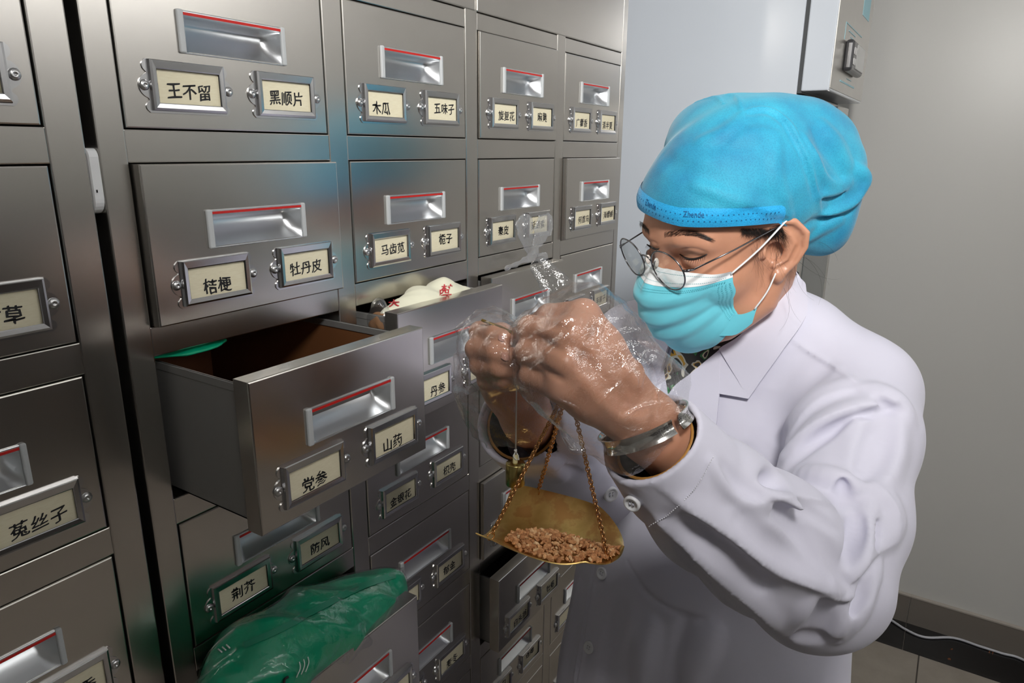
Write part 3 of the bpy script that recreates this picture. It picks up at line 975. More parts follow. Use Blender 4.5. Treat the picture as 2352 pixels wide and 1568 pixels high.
BODY = SDF()
build_head(BODY)
NECKB = MID + TU * 0.045 + TF * 0.005
BODY.cap(H(-0.030, 0, -0.050), NECKB, 0.049, 0.056, 0.03)
BODY.chain([SHL - TU * .02, NECKB - TU * .02, SHR - TU * .02], [.035, .055, .035], .04)
BODY.chain([MID - TU * .06, MID - TU * .25, MID - TU * .5], [.085, .085, .09], .05)
for sh, el, wr in ((SHL, ELL, WRL), (SHR, ELR, WRR)):
    BODY.chain([sh - TU * .02, el, wr], [.036, .031, .0215], .02, kin=.02)
def hand_bulk(S):
    build_hand(S, NH, NR, WRL)
    build_hand(S, FH, FR, WRR)
hand_bulk(BODY)
# wrist is wider than thick
BODY.cap(NH['W'] + nz(NH['I'][0] - NH['P'][0]) * .006, WRL + (ELL - WRL) * .35, .0175, .024, .012)
BODY.cap(NH['W'] - nz(NH['I'][0] - NH['P'][0]) * .006, WRL + (ELL - WRL) * .35, .0175, .024, .012)
base = SDF(); base.ops = list(BODY.ops)
# tendons, knuckles and creases on the near hand
for px in ([(1318, 772), (1375, 830), (1440, 905), (1480, 950)], [(1303, 835), (1365, 885), (1430, 945), (1470, 975)], [(1345, 735), (1400, 800), (1460, 880)]):
    fold(BODY, px, .005, .0011, .010, '+', base=base)
for px in ([(1385, 848), (1425, 895), (1460, 930)], [(1345, 830), (1390, 880), (1430, 930)], [(1372, 775), (1420, 840)]):
    fold(BODY, px, .006, .0009, .010, '-', base=base)
for px in ([(1232, 772), (1262, 792), (1290, 806)], [(1236, 838), (1262, 856), (1290, 872)], [(1240, 742), (1275, 748), (1300, 752)]):
    fold(BODY, px, .0022, .0022, .003, '-', base=base)
# lids and face
for px in ([(1556, 577), (1578, 570), (1602, 572), (1622, 580)], [(1486, 553), (1497, 555), (1508, 559)]):
    fold(BODY, px, .0014, .0010, .002, '-', base=base)
for px in ([(1561, 583), (1574, 591), (1590, 594), (1606, 591), (1622, 584)], [(1485, 560), (1495, 566), (1506, 571), (1513, 570)]):
    fold(BODY, px, .0016, .0013, .0015, '-', base=base)
lo = np.minimum.reduce([SHL, SHR, ELL, WRR, H(0, 0, .16), NH['M'][0], at(1080, 800, .5), MID - TU * .5]) - .12
hi = np.maximum.reduce([SHL, SHR, ELL, WRR, H(0, 0, .16), NH['M'][0], H(-.13, 0, .05), at(1080, 800, .56)]) + .12
lo[2] = 0.92
V, Q = mesh_sdf(BODY, lo, hi, 0.0017)
HEAD = SDF(); build_head(HEAD); HEAD.cap(H(-0.030, 0, -0.050), NECKB, 0.049, 0.056, 0.03)
person = link_mesh('person', mesh_from('person', V, Q), M_SKIN)
tag(person, 'person in white coat, blue cap, face mask and glasses bowing over a hand scale', 'person')
print('body', len(V))

# ------------------------------------------------------------------ face details
M_NAIL = mat('fingernail', (0.56, 0.29, 0.22), 0.25)
def hairs(name, strands, r, m, parent, S=None):
    b = MB()
    for P in strands:
        n = len(P)
        b.tube(P, [r * (1 - 0.7 * i / (n - 1)) for i in range(n)], 4, 0, caps=False)
    o = b.build(name, m); child(o, parent); return o
def brow(px_line, width, n, dirs):
    out = []
    L = resample(px_line, 60)
    for i in range(n):
        u = random.random(); p = L[int(u * 59)]
        w = width * (1 - abs(u - 0.42) ** 1.5 * 1.1)
        q = p + np.array([random.uniform(-2, 2), random.uniform(-w, w)])
        d = np.array(dirs[0]) * (1 - u) + np.array(dirs[1]) * u
        d = d + np.array([random.uniform(-3, 3), random.uniform(-3, 3)])
        pts = [q, q + d * 0.5, q + d + np.array([0, 1.0])]
        P, N = onsurf(HEAD, pts, 0.0002)
        P[1] += N[1] * .0005; P[2] += N[2] * .0006
        out.append(P)
    return out
hairs('eyebrow', brow([(1527, 541), (1550, 537), (1580, 535), (1605, 540), (1626, 549)], 6.5, 420, ((6, -9), (17, 5))), .00010, M_HAIR, person)
hairs('eyebrow', brow([(1470, 510), (1476, 516), (1484, 524), (1490, 530)], 6, 170, ((4, 7), (5, 7))), .00010, M_HAIR, person)
for line in ([(1561, 584), (1574, 592), (1590, 595), (1606, 592), (1624, 584)], [(1485, 561), (1495, 567), (1506, 572), (1513, 571)]):
    q = resample(line, 14); P, N = onsurf(HEAD, q, -0.0002)
    b = MB(); b.tube(P, [.0005 + .0008 * math.sin(math.pi * i / 13) for i in range(14)], 6)
    for i in range(1, 13):
        d = P[min(i + 1, 13)] - P[i - 1]
        tip = P[i] + N[i] * .003 + np.array([0, 0, -.0035]) + d * .1
        b.tube([P[i], (P[i] + tip) / 2 + N[i] * .0006, tip], [.0002, .00018, .00006], 4, caps=False)
    child(b.build('eyelash', M_HAIR), person)
# temple hair under the cap and loose strands
def temple():
    out = []
    for i in range(900):
        u = random.random(); x = 1702 + 96 * u; y = 526 + random.uniform(-3, 10)
        ln = random.choice((8, 12, 16, 22, 32)) * random.uniform(.7, 1.2) * (0.45 + u * 0.8)
        a = random.uniform(-8, 14) + 8 * u
        pts = [(x, y), (x + a * .4, y + ln * .5), (x + a, y + ln)]
        P, N = onsurf(HEAD, pts, 0.0006); out.append(P + N * np.array([[0], [random.uniform(0, .002)], [random.uniform(0, .002)]]))
    for i in range(26):   # long fine wisps over the cheek and the ear
        x = random.uniform(1722, 1800); y = random.uniform(545, 585); ln = random.uniform(40, 100); a = random.uniform(-25, 45)
        pts = [(x + a * u ** 1.5, y + ln * u) for u in np.linspace(0, 1, 7)]
        P, N = onsurf(HEAD, pts, 0.001); out.append(P + N * np.linspace(0, .004, 7)[:, None])
    return out
hairs('hair', temple(), .00010, M_HAIR, person)
wis = []
for x0, y0, x1, y1, bx, by in ((1842, 590, 1905, 655, 1880, 600), (1850, 590, 1880, 700, 1905, 640), (1825, 610, 1870, 690, 1830, 670), (1880, 555, 1925, 600, 1915, 565), (1815, 640, 1840, 740, 1800, 700), (1800, 660, 1790, 760, 1830, 720), (1835, 600, 1930, 640, 1890, 650)):
    wis.append([at((1 - u) ** 2 * x0 + 2 * u * (1 - u) * bx + u * u * x1, (1 - u) ** 2 * y0 + 2 * u * (1 - u) * by + u * u * y1, 0.775) for u in np.linspace(0, 1, 9)])
hairs('loose_hair', wis, .00013, M_HAIR, person)
nape = SDF(); nape.ell(H(-0.062, 0.0, -0.030), (0.05, 0.062, 0.045), HR)
# nails of the far hand
for A, Bq in (([(1146, 768), (1153, 769), (1159, 774)], [(1145, 779), (1152, 783), (1158, 783)]), ([(1154, 809), (1163, 811), (1171, 818)], [(1152, 822), (1161, 827), (1169, 827)])):
    sheet('fingernail', BODY, A, Bq, 8, 6, M_NAIL, .0001, .0005, person)

# ------------------------------------------------------------------ face mask
def mask_mat():
    m = mat('mask_turquoise', (0.13, 0.56, 0.67), 0.75)
    t = NT(m); v = t.coords()
    t.bump(t.noise(v, 900, 2), 0.12, 0.0005)
    t.b.inputs['Sheen Weight'].default_value = 0.3
    return m
M_MASK = mask_mat()
M_MASKW = mat('mask_white', (0.80, 0.83, 0.84), 0.8)
M_STITCH = mat('mask_stitch', (0.03, 0.30, 0.36), 0.8)
eU = Hloc(HEAD.hit([(1676, 622)])[0])[0]; eD = Hloc(HEAD.hit([(1690, 722)])[0])[0]
def maskP(s, t, wave=True):
    mid = np.array([[0.000, 0.1010, -0.0120], [0.10, 0.1150, -0.0260], [0.25, 0.1290, -0.0430], [0.45, 0.1280, -0.0660], [0.65, 0.1200, -0.0880], [0.82, 0.1070, -0.1080], [0.93, 0.0900, -0.1215], [1.0, 0.0700, -0.1270]])
    cf, cu = np.interp(t, mid[:, 0], mid[:, 1]), np.interp(t, mid[:, 0], mid[:, 2])
    a = abs(s) * math.pi / 2
    e = eU + (eD - eU) * t
    lw = abs(e[1]) + 0.004 - 0.010 * math.sin(math.pi * t)
    c = math.cos(a) ** 0.85
    f = e[0] + (cf - e[0]) * c
    u = e[2] + (cu - e[2]) * math.cos(a)
    l = lw * math.sin(a) ** (1.0 + 0.25 * (1 - t))
    if wave:
        dd = 0.0
        for tc, am in ((0.36, .0055), (0.58, .0085), (0.78, .0085)):
            x = (t + 0.05 * (1 - math.cos(a)) * (1 if s > 0 else .6) - tc) / 0.055
            dd += am * (1 / (1 + math.exp(4 * x)) - 0.5) * math.exp(-0.12 * x * x) * max(0.04, math.cos(a)) ** 0.6
        dd += .0012 * math.sin(9 * s + 14 * t) * math.sin(7 * t + 2 * s)
        f += dd; l += dd * 0.4 * math.sin(a)
    return np.array([f, l * (1 if s >= 0 else -1), u])
nS, nT = 81, 56
G = np.array([[H(*maskP(s, t)) for t in np.linspace(0, 1, nT)] for s in np.linspace(-1, 1, nS)])
flat = G.reshape(-1, 3)
for _ in range(3):
    d = HEAD(flat); flat = flat + np.maximum(0.0022 - d, 0)[:, None] * HEAD.normal(flat, .003)
G = flat.reshape(nS, nT, 3)
for _ in range(2): G[1:-1, 1:-1] = (G[:-2, 1:-1] + G[2:, 1:-1] + G[1:-1, :-2] + G[1:-1, 2:] + 4 * G[1:-1, 1:-1]) / 8
def grid_normals(G):
    du = np.gradient(G, axis=0); dv = np.gradient(G, axis=1)
    n = np.cross(du, dv); n /= np.linalg.norm(n, axis=2, keepdims=True) + 1e-12
    return n
Nn = grid_normals(G)
if (Nn[nS // 2, nT // 2] @ HR[:, 0]) < 0: Nn = -Nn
band = int(round(0.135 * (nT - 1)))
b = MB()
b.grid(G[:, band:], 0)
b.grid(G[:, :band + 1] + Nn[:, :band + 1] * .0004, 1)
b.grid((G - Nn * .0008)[:, ::-1], 1)
mask = child(b.build('face_mask', [M_MASK, M_MASKW]), person)
def surfG(s, t):
    i, j = (s + 1) / 2 * (nS - 1), t * (nT - 1)
    i0, j0 = min(int(i), nS - 2), min(int(j), nT - 2); a, c = i - i0, j - j0
    P = G[i0, j0] * (1 - a) * (1 - c) + G[i0 + 1, j0] * a * (1 - c) + G[i0, j0 + 1] * (1 - a) * c + G[i0 + 1, j0 + 1] * a * c
    return P, Nn[int(round(i)), int(round(j))]
b = MB()
def dash(s0, t0, s1, t1, w):
    (A, n0), (Bp, n1) = surfG(s0, t0), surfG(s1, t1)
    d = nz(Bp - A); sd = np.cross(n0, d) * w
    o = n0 * .0008
    b.add([A - sd + o, Bp - sd + o, Bp + sd + o, A + sd + o], [(0, 1, 2, 3)])
for tt in (0.03, 0.095, 0.165, 0.185):
    for k in range(-44, 44): dash(k / 46, tt, (k + 0.55) / 46, tt, .00022)
for s in (1, -1):
    for sc in (0.90, 0.925, 0.95, 0.975):
        for k in range(30): dash(s * sc, 0.22 + k * 0.025, s * sc + .010, 0.222 + k * 0.025, .0002)
child(b.build('stitching', M_STITCH), mask)
def strap(pts, r=.0021):
    b = MB(); b.tube(spline(pts, 6), r, 8, flat=0.45); o = b.build('ear_loop', M_MASKW); child(o, mask)
for s in (1, -1):
    et = H(-0.004, s * 0.0805, 0.027) if s < 0 else HEAD.hit([(1797, 514)])[0][0] + HR[:, 1] * .001
    strap([surfG(s * .985, .03)[0] + Nn[-1, 1] * .001, (surfG(s * .985, .03)[0] * .5 + et * .5) + HR[:, 1] * s * .0035, et, H(-0.018, s * 0.079, 0.030), H(-0.026, s * .076, .012), H(-0.022, s * .074, -.02)])
    el = H(-0.012, s * 0.072, -0.036) if s < 0 else HEAD.hit([(1783, 628)])[0][0] + HR[:, 1] * -.001
    st = surfG(s * .985, .95)[0]
    if s > 0:
        hp = HEAD.hit([(1729, 706)])[0]; st = hp[0] + HEAD.normal(hp, .003)[0] * .0075
    strap([st, (st * .5 + el * .5) + HR[:, 1] * s * .003, el])
# folded lower corner of the mask on the near cheek
sheet('mask_corner', HEAD, [(1684, 716), (1700, 718), (1720, 712), (1735, 703)], [(1650, 764), (1680, 762), (1704, 748), (1722, 734)], 10, 8, M_MASK, .006, .0012, mask)

# ------------------------------------------------------------------ glasses
M_RIM = mat('gunmetal_rim', (0.20, 0.20, 0.21), 0.22, 1.0)
def lens_mat():
    m = bpy.data.materials.new('spectacle_lens'); m.use_nodes = True
    nt = m.node_tree; nt.nodes.clear()
    o = nt.nodes.new('ShaderNodeOutputMaterial'); mx = nt.nodes.new('ShaderNodeMixShader'); tr = nt.nodes.new('ShaderNodeBsdfTransparent'); gl = nt.nodes.new('ShaderNodeBsdfGlossy')
    lw = nt.nodes.new('ShaderNodeLayerWeight'); lw.inputs['Blend'].default_value = 0.15
    fr = nt.nodes.new('ShaderNodeMapRange'); fr.inputs['To Min'].default_value = 0.03; fr.inputs['To Max'].default_value = 0.45
    nt.links.new(lw.outputs['Facing'], fr.inputs[0])
    tr.inputs[0].default_value = (0.93, 0.95, 0.95, 1); gl.inputs['Roughness'].default_value = 0.03
    nt.links.new(fr.outputs[0], mx.inputs[0]); nt.links.new(tr.outputs[0], mx.inputs[1]); nt.links.new(gl.outputs[0], mx.inputs[2]); nt.links.new(mx.outputs[0], o.inputs[0])
    return m
M_LENS = lens_mat()
glasses = empty('glasses', H(.11, 0, -.01))
tag(glasses, 'thin round metal spectacles low on the nose of the masked person', 'glasses')
GF, GU, TILT = 0.1165, -0.0040, math.radians(12)
gu = np.array([math.sin(TILT), 0, math.cos(TILT)])
def rimP(s, a, r=1.0, df=0.0):
    rr = 0.0272 * r
    x, y = rr * math.cos(a), 0.90 * rr * math.sin(a)
    if y > 0: y *= 0.94
    return H(*(np.array([GF - 0.10 * abs(x * s + 0.0 if False else 0) + df - 0.16 * max(0, x) , s * 0.0360 + s * x, GU]) + gu * y))
for s in (1, -1):
    ring = [rimP(s, 2 * math.pi * k / 48) for k in range(48)]
    b = MB(); b.tube(ring, .00085, 8, closed=True); rim = child(b.build('rim', M_RIM), glasses)
    b = MB(); n = 6
    P = np.array([[rimP(s, 2 * math.pi * k / 40, rr * .985, 0.0022 * (1 - rr * rr)) for k in range(40)] for rr in np.linspace(0.02, 1, n)])
    b.grid(P, 0, True, True); P2 = P - HR[:, 0] * .0016; b.grid(P2[:, ::-1], 0, True, True)
    child(b.build('lens', M_LENS), glasses)
    hg = rimP(s, math.radians(12), 1.02)
    b = MB(); b.tube([hg, hg + HR @ np.array([-.002, s * .004, 0.0005]), hg + HR @ np.array([-.009, s * .0065, .001])], [.0014, .0016, .0012], 8)
    earp = (HEAD.hit([(1768, 528)])[0][0] + HR[:, 1] * .002) if s > 0 else H(0.012, -0.074, 0.024)
    mid = hg + HR @ np.array([-.009, s * .0065, .001])
    b.tube([mid, mid * .5 + earp * .5 + HR[:, 1] * s * .002, earp, earp + HR @ np.array([-.022, s * .002, .004]), earp + HR @ np.array([-.035, 0, -.012])], .00095, 8)
    child(b.build('temple', M_RIM), glasses)
    b = MB(); pc = H(GF - .006, s * .0085, GU + .001)
    b.tube([rimP(s, math.radians(190)), H(GF - .004, s * .0095, GU + .004), pc], .0005, 6)
    bm = bmesh.new(); bmesh.ops.create_uvsphere(bm, u_segments=10, v_segments=6, radius=1)
    for v in bm.verts: v.co = Vector(pc + HR @ (np.array(v.co) * np.array([.0035, .0014, .0055])))
    b.bm(bm, 1, True)
    child(b.build('nose_pad', [M_RIM, mat('clear_pad', (0.7, 0.65, 0.6), 0.15)]), glasses)
b = MB(); b.tube(spline([rimP(1, math.radians(168)), H(GF + .003, .006, GU + .009), H(GF + .004, 0, GU + .0105), H(GF + .003, -.006, GU + .009), rimP(-1, math.radians(168))], 6), .0009, 8)
child(b.build('bridge', M_RIM), glasses)
# ------------------------------------------------------------------ white coat
def cloth(name, col, bump=0.10, scale=1500):
    m = mat(name, col, 0.8)
    t = NT(m); v = t.coords()
    w = t.n('ShaderNodeTexWave', wave_type='BANDS', bands_direction='DIAGONAL'); w.inputs['Scale'].default_value = scale; w.inputs['Distortion'].default_value = 1.0
    t.l(v, w.inputs['Vector'])
    t.bump(w.outputs['Fac'], bump, 0.0002)
    t.b.inputs['Sheen Weight'].default_value = 0.15
    return m
M_COAT = cloth('white_coat_cotton', (0.62, 0.61, 0.715))
TLh = nz(TL * np.array([1, 1, 0])); TFh = np.array([TLh[1], -TLh[0], 0.0])
if TFh @ HR[:, 0] < 0: TFh = -TFh
ST = np.array([(.075, .045, .045, .0), (.04, .085, .062, .0), (0, .135, .085, .0), (-.06, .172, .108, .006), (-.15, .185, .130, .012), (-.3, .192, .148, .022), (-.5, .212, .172, .032), (-.75, .228, .19, .032), (-1.0, .24, .20, .032)])[::-1]
def torso(P, infl=0.0):
    q = P - MID
    z = q[:, 2]
    a = np.interp(z, ST[:, 0], ST[:, 1]) + infl; b_ = np.interp(z, ST[:, 0], ST[:, 2]) + infl; c = np.interp(z, ST[:, 0], ST[:, 3])
    x = q @ TLh; y = q @ TFh - c
    k = np.sqrt((x / a) ** 2 + (y / b_) ** 2)
    d = (k - 1) * np.minimum(a, b_) * 0.92
    cap_ = np.maximum(z - (.08 + infl), -0.78 - z)
    return np.maximum(d, cap_)
COAT = SDF()
def RINGPTS(): return [NECKB + TU * (.012 + .030 * max(0, -math.cos(a))) + TLh * .066 * math.sin(a) + TFh * (.060 * math.cos(a) - .006) for a in np.linspace(0.55, 2 * math.pi - 0.55, 20)]
COAT._add('+', torso, .01, MID - np.array([0, 0, .35]), 1.0)
COAT.chain([SHL - TU * .01, (SHL + MID) / 2 + TU * .035, (SHR + MID) / 2 + TU * .035, SHR - TU * .01], [.060, .055, .055, .058], .05, kin=.03)
COAT.chain(RINGPTS(), .0135, .016)
TOR = SDF(); TOR.ops = list(COAT.ops)
# near sleeve, wide and puffed at the elbow
COAT.chain([SHL - TU * .005, at(1960, 1000, .745), at(1925, 1180, .690), at(1872, 1322, .652)], [.060, .059, .059, .064], .030, kin=.03)
COAT.chain([at(1868, 1325, .652), at(1750, 1240, .610), at(1640, 1160, .572), at(1552, 1078, .546)], [.062, .059, .0515, .0440], .022, kin=.02)
COAT.chain([at(1556, 1082, .547), at(1497, 1011, .527)], [.0475, .0420], .004)                 # cuff band
# far sleeve
COAT.chain([SHR - TU * .01, at(1385, 950, .90), ELR], [.058, .060, .062], .03, kin=.03)
COAT.chain([ELR, at(1270, 1025, .70)], [.060, .050], .02)
COAT.chain([at(1275, 1030, .70), at(1196, 968, .615)], [.0495, .0405], .006)
FCA, FCB = at(1275, 1030, .70), at(1196, 968, .615)
NCA, NCB = at(1556, 1082, .547), at(1497, 1011, .527)
cbase = SDF(); cbase.ops = list(COAT.ops)

F = lambda pts, r, h, mode='+', k=.010, n=14: fold(COAT, pts, r, h, k, mode, n, base=cbase)
def Z(pts): return [(1250 + x / 1.9167, 750 + y / 1.9167) for x, y in pts]   # read off an enlarged view
# --- near forearm: long pleats running from the cuff seam
PL = lambda pts, h, w, n=20, flip=False: pleat(COAT, pts, h, w, n, base=cbase, flip=flip)
F(Z([(612, 785), (800, 905), (1010, 1080), (1110, 1112), (1235, 1155)]), .012, .004)
F(Z([(528, 878), (700, 1018), (830, 1138), (960, 1240), (1065, 1345)]), .010, .0035)
F(Z([(540, 930), (680, 1080), (790, 1210), (850, 1300)]), .010, .003, '-')
F(Z([(640, 860), (800, 990), (960, 1130)]), .012, .004, '-')
# --- folds crushed into the inner elbow
F(Z([(930, 700), (1000, 650), (1120, 640), (1290, 680), (1440, 730)]), 0.0153, 0.0115, '+', .005)
F(Z([(985, 700), (1030, 680), (1045, 655)]), .012, .016, '-', .008)
F(Z([(950, 735), (1000, 770), (1130, 835), (1240, 940), (1310, 1090)]), 0.0110, 0.0115, '+', .005)
F(Z([(985, 790), (1105, 870), (1195, 990), (1245, 1100)]), .010, 0.0103, '-', .006)
F(Z([(1140, 850), (1220, 920), (1280, 1020), (1320, 1120)]), .010, .006, '-', .010)
F(Z([(1440, 740), (1420, 850), (1385, 960), (1340, 1060)]), 0.0119, 0.0103, '+', .005)
F(Z([(1365, 850), (1355, 950), (1330, 1040)]), .010, 0.0092, '-', .006)
F(Z([(1340, 1180), (1310, 1280), (1240, 1380)]), 0.0102, 0.0092, '+', .005)
F(Z([(1225, 1200), (1200, 1290), (1130, 1380)]), .012, 0.0046, '-', .006)
F(Z([(1440, 1050), (1420, 1180), (1370, 1290), (1300, 1380)]), 0.0119, 0.0069, '+', .005)
F(Z([(1080, 1350), (1150, 1370), (1250, 1370)]), .010, 0.0057, '-', .006)
F(Z([(860, 850), (1000, 960), (1120, 1010), (1220, 1060)]), .014, 0.0046, '-', .006)
F(Z([(740, 600), (800, 690), (900, 760), (990, 790)]), 0.0085, 0.0046, '+', .005)
F(Z([(1310, 700), (1300, 790), (1270, 860)]), .008, .004, '-', .006)
F(Z([(1400, 760), (1430, 820), (1480, 860)]), .009, .005, '+', .005)
F(Z([(1450, 880), (1430, 960), (1390, 1010)]), .008, .005, '-', .006)
F(Z([(1100, 800), (1200, 830), (1300, 900)]), .006, .004, '-', .005)
F(Z([(1180, 1190), (1120, 1270), (1060, 1330)]), .009, .005, '+', .005)
F(Z([(1420, 1080), (1390, 1160), (1340, 1240)]), .007, .005, '-', .006)
F(Z([(1470, 1000), (1460, 1090), (1430, 1180)]), .009, .005, '+', .005)
F(Z([(800, 620), (860, 700), (930, 740)]), .007, .003, '-', .006)
# --- upper arm and armhole
F(Z([(1480, 345), (1360, 372), (1215, 445), (1100, 545), (900, 690)]), .013, .009)
F(Z([(1490, 372), (1360, 400), (1230, 470), (1110, 580), (960, 700)]), .008, .008, '-', .008)
F(Z([(1440, 275), (1500, 300), (1560, 340), (1600, 400)]), .016, .008)
F(Z([(1480, 340), (1530, 380), (1550, 440)]), .008, .008, '-')
F(Z([(1560, 420), (1540, 540), (1500, 640), (1470, 720)]), .018, .007)
F(Z([(1500, 430), (1470, 540), (1430, 640)]), .014, .005, '-')
F(Z([(1380, 420), (1385, 520), (1370, 620)]), .014, .003)
F(Z([(1440, 480), (1420, 560), (1395, 650)]), .008, .003, '-')
F(Z([(1480, 730), (1530, 800), (1535, 870), (1480, 950)]), .014, .008)
# --- yoke seam on the shoulder
F(Z([(1240, 180), (1120, 300), (1010, 440), (900, 560)]), .016, .003, '-')
F(Z([(1330, 240), (1200, 300), (1060, 440)]), .014, .003)
# --- body of the coat below the arm
F([(1440, 1290), (1480, 1360), (1560, 1410), (1640, 1425)], .004, .003, '-', .004)
F([(1576, 1420), (1560, 1500), (1545, 1568)], .006, .003, '-')
F([(1500, 1440), (1480, 1510), (1470, 1568)], .020, .007)
F([(1430, 1400), (1400, 1480), (1385, 1560)], .018, .007, '-')
F([(1640, 1450), (1600, 1520), (1590, 1568)], .022, .006)
F([(1360, 1340), (1345, 1440), (1325, 1560)], .006, .003)
F([(1380, 1100), (1372, 1220), (1356, 1350), (1338, 1480), (1325, 1568)], .004, .003, '-', .004)
F([(1330, 1350), (1310, 1450), (1290, 1560)], .016, .006)
# --- far sleeve
F([(1140, 985), (1200, 1010), (1260, 1060), (1290, 1100)], .010, .006)
F([(1230, 1000), (1290, 1040), (1330, 1080)], .010, .006, '-')
F([(1300, 1000), (1340, 1020), (1380, 1040)], .012, .006)
F([(1445, 780), (1470, 740), (1490, 700)], .016, .006)
F([(1470, 790), (1485, 750), (1500, 715)], .010, .005, '-')
# --- sharp overlapping pleats
PL(Z([(608, 780), (700, 838), (800, 900), (900, 985), (1010, 1085), (1110, 1112), (1235, 1152)]), .0095, .014)
PL(Z([(524, 872), (610, 945), (700, 1018), (830, 1140), (960, 1240), (1065, 1345)]), .0080, .012)
PL(Z([(488, 886), (600, 1008), (705, 1124), (800, 1235), (868, 1325)]), .0040, .008)
PL(Z([(1222, 1170), (1262, 1192), (1300, 1190), (1345, 1160)]), .0090, .012, 14)
PL(Z([(1000, 765), (1070, 742), (1160, 760), (1260, 790)]), .0050, .012, 14)
PL(Z([(1395, 960), (1370, 1020), (1340, 1080), (1325, 1130)]), .0070, .012, 14, True)
PL(Z([(1470, 720), (1520, 790), (1532, 860)]), .0045, .012, 12, True)
PL(Z([(1480, 985), (1425, 1010), (1375, 1050), (1345, 1100)]), .0085, .012, 14)
PL(Z([(1482, 352), (1360, 378), (1215, 452), (1100, 550), (1000, 640)]), .0075, .014)
PL(Z([(1382, 272), (1210, 330), (1095, 480), (1035, 585)]), .0040, .010)
PL(Z([(1108, 70), (1190, 130), (1255, 154), (1330, 222), (1382, 272)]), .0036, .008)
PL([(1436, 1288), (1475, 1362), (1555, 1412), (1640, 1426)], .0022, .008)
PL([(1250, 1072), (1300, 1062), (1350, 1080)], .004, .010, 12)
# cuffs are hollow
for A, Bp, r in ((NCA, NCB, .0370), (FCA, FCB, .0360)):
    ax = nz(Bp - A)
    COAT.cap(Bp - ax * .035, Bp + ax * .06, r * .93, r * 1.08, .003, '-')
    COAT.plane(Bp + ax * .006, ax, .002) if False else None
ca, cb = nz(NCB - NCA), nz(FCB - FCA)
def cut_ends(P):
    out = np.full(len(P), 1.0)
    for Bp, ax, r in ((NCB, ca, .07), (FCB, cb, .07)):
        h = (P - Bp) @ ax
        rad = np.sqrt(np.maximum((((P - Bp) - h[:, None] * ax) ** 2).sum(1), 0))
        out = np.minimum(out, np.maximum(-(h - .004), np.maximum(rad - r, h - .07)))
    return out
COAT._add('-', cut_ends, .003, (NCB + FCB) / 2, .35)
COAT.cap(H(-0.030, 0, -0.050), NECKB - TU * .05 + TFh * .01, .056, .058, .006, '-')
def crinkle(P):
    q = P * 38 + 1.7 * np.sin(P[:, [1, 2, 0]] * 17)
    return .0009 * np.sin(q[:, 0] + 1.3 * np.sin(q[:, 1])) * np.sin(q[:, 1] * .8 + q[:, 2] * .6) 
COAT.disp(crinkle)
clo = np.minimum.reduce([SHL, SHR, ELL, ELR, NCB, FCB, MID - TLh * .26 - TFh * .26, MID + TLh * .26 + TFh * .26, MID - TLh * .26 + TFh * .26]) - .11
chi = np.maximum.reduce([SHL, SHR, ELL, ELR, NCB, FCB, MID + TLh * .26 + TFh * .26, MID - TLh * .26 - TFh * .26, MID + TLh * .26 - TFh * .26]) + .11
clo[2] = MID[2] - .80; chi[2] = MID[2] + .17
V, Q = mesh_sdf(COAT, clo, chi, 0.0024)
coat = child(link_mesh('coat', mesh_from('coat', V, Q), M_COAT), person)
print('coat', len(V))

CO = SDF(); CO.ops = [o for o in COAT.ops if o[0] != 'd']
# collar leaf and lapel of the near side, each a separate layer of cloth
sheet('collar', TOR, [(1826, 640), (1792, 672), (1750, 715), (1709, 766), (1660, 803)], [(1846, 664), (1850, 730), (1800, 806), (1760, 862), (1722, 915)], 22, 14, M_COAT, .004, .0022, coat,
      fn=lambda a, u: .004 * (1 - u) + .002 * np.sin(3 * a))
sheet('collar', TOR, [(1660, 801), (1682, 785), (1709, 766)], [(1656, 906), (1690, 911), (1722, 916)], 12, 14, M_COAT, .0052, .002, coat)
sheet('lapel', TOR, [(1661, 802), (1625, 832), (1590, 862), (1556, 890), (1530, 930)], [(1656, 906), (1652, 945), (1645, 986), (1612, 998), (1560, 985)], 20, 14, M_COAT, .0045, .0030, coat)
sheet('lapel', TOR, [(1549, 772), (1535, 820), (1522, 868), (1512, 905)], [(1436, 775), (1445, 820), (1460, 850), (1480, 890)], 14, 10, M_COAT, .0045, .0030, coat)
# patterned blouse in the neck opening
def blouse():
    m = mat('patterned_blouse', (0.01, 0.01, 0.012), 0.5)
    t = NT(m); v = t.coords()
    w = t.n('ShaderNodeTexNoise'); w.inputs['Scale'].default_value = 32; w.inputs['Detail'].default_value = 1.5; w.inputs['Distortion'].default_value = 1.2
    t.l(v, w.inputs['Vector'])
    K = (0.008, 0.008, 0.010)
    x = t.n('ShaderNodeValToRGB'); x.color_ramp.interpolation = 'CONSTANT'
    el = x.color_ramp.elements
    stops = [(0, K), (.34, (0.62, 0.58, 0.42)), (.385, (.02, .17, .05)), (.43, K), (.57, K), (.60, (.62, .60, .50)), (.66, (.60, .33, .03)), (.69, K)]
    while len(el) < len(stops): el.new(.5)
    for e, (p, c) in zip(el, stops): e.position = p; e.color = (*c, 1)
    t.l(w.outputs['Fac'], x.inputs[0]); t.l(x.outputs[0], t.b.inputs['Base Color'])
    return m
M_BLOUSE = blouse()
M_BLACKC = mat('black_cloth', (0.010, 0.009, 0.009), 0.7)
sheet('blouse', TOR, [(1556, 765), (1540, 820), (1522, 862), (1512, 900)], [(1714, 758), (1660, 800), (1600, 850), (1540, 905)], 24, 20, M_BLOUSE, .0008, .0008, person)
sheet('blouse_collar', TOR, [(1822, 636), (1790, 668), (1750, 708), (1712, 752)], [(1830, 646), (1800, 680), (1752, 722), (1706, 770)], 14, 5, M_BLACKC, .0080, .0012, person)
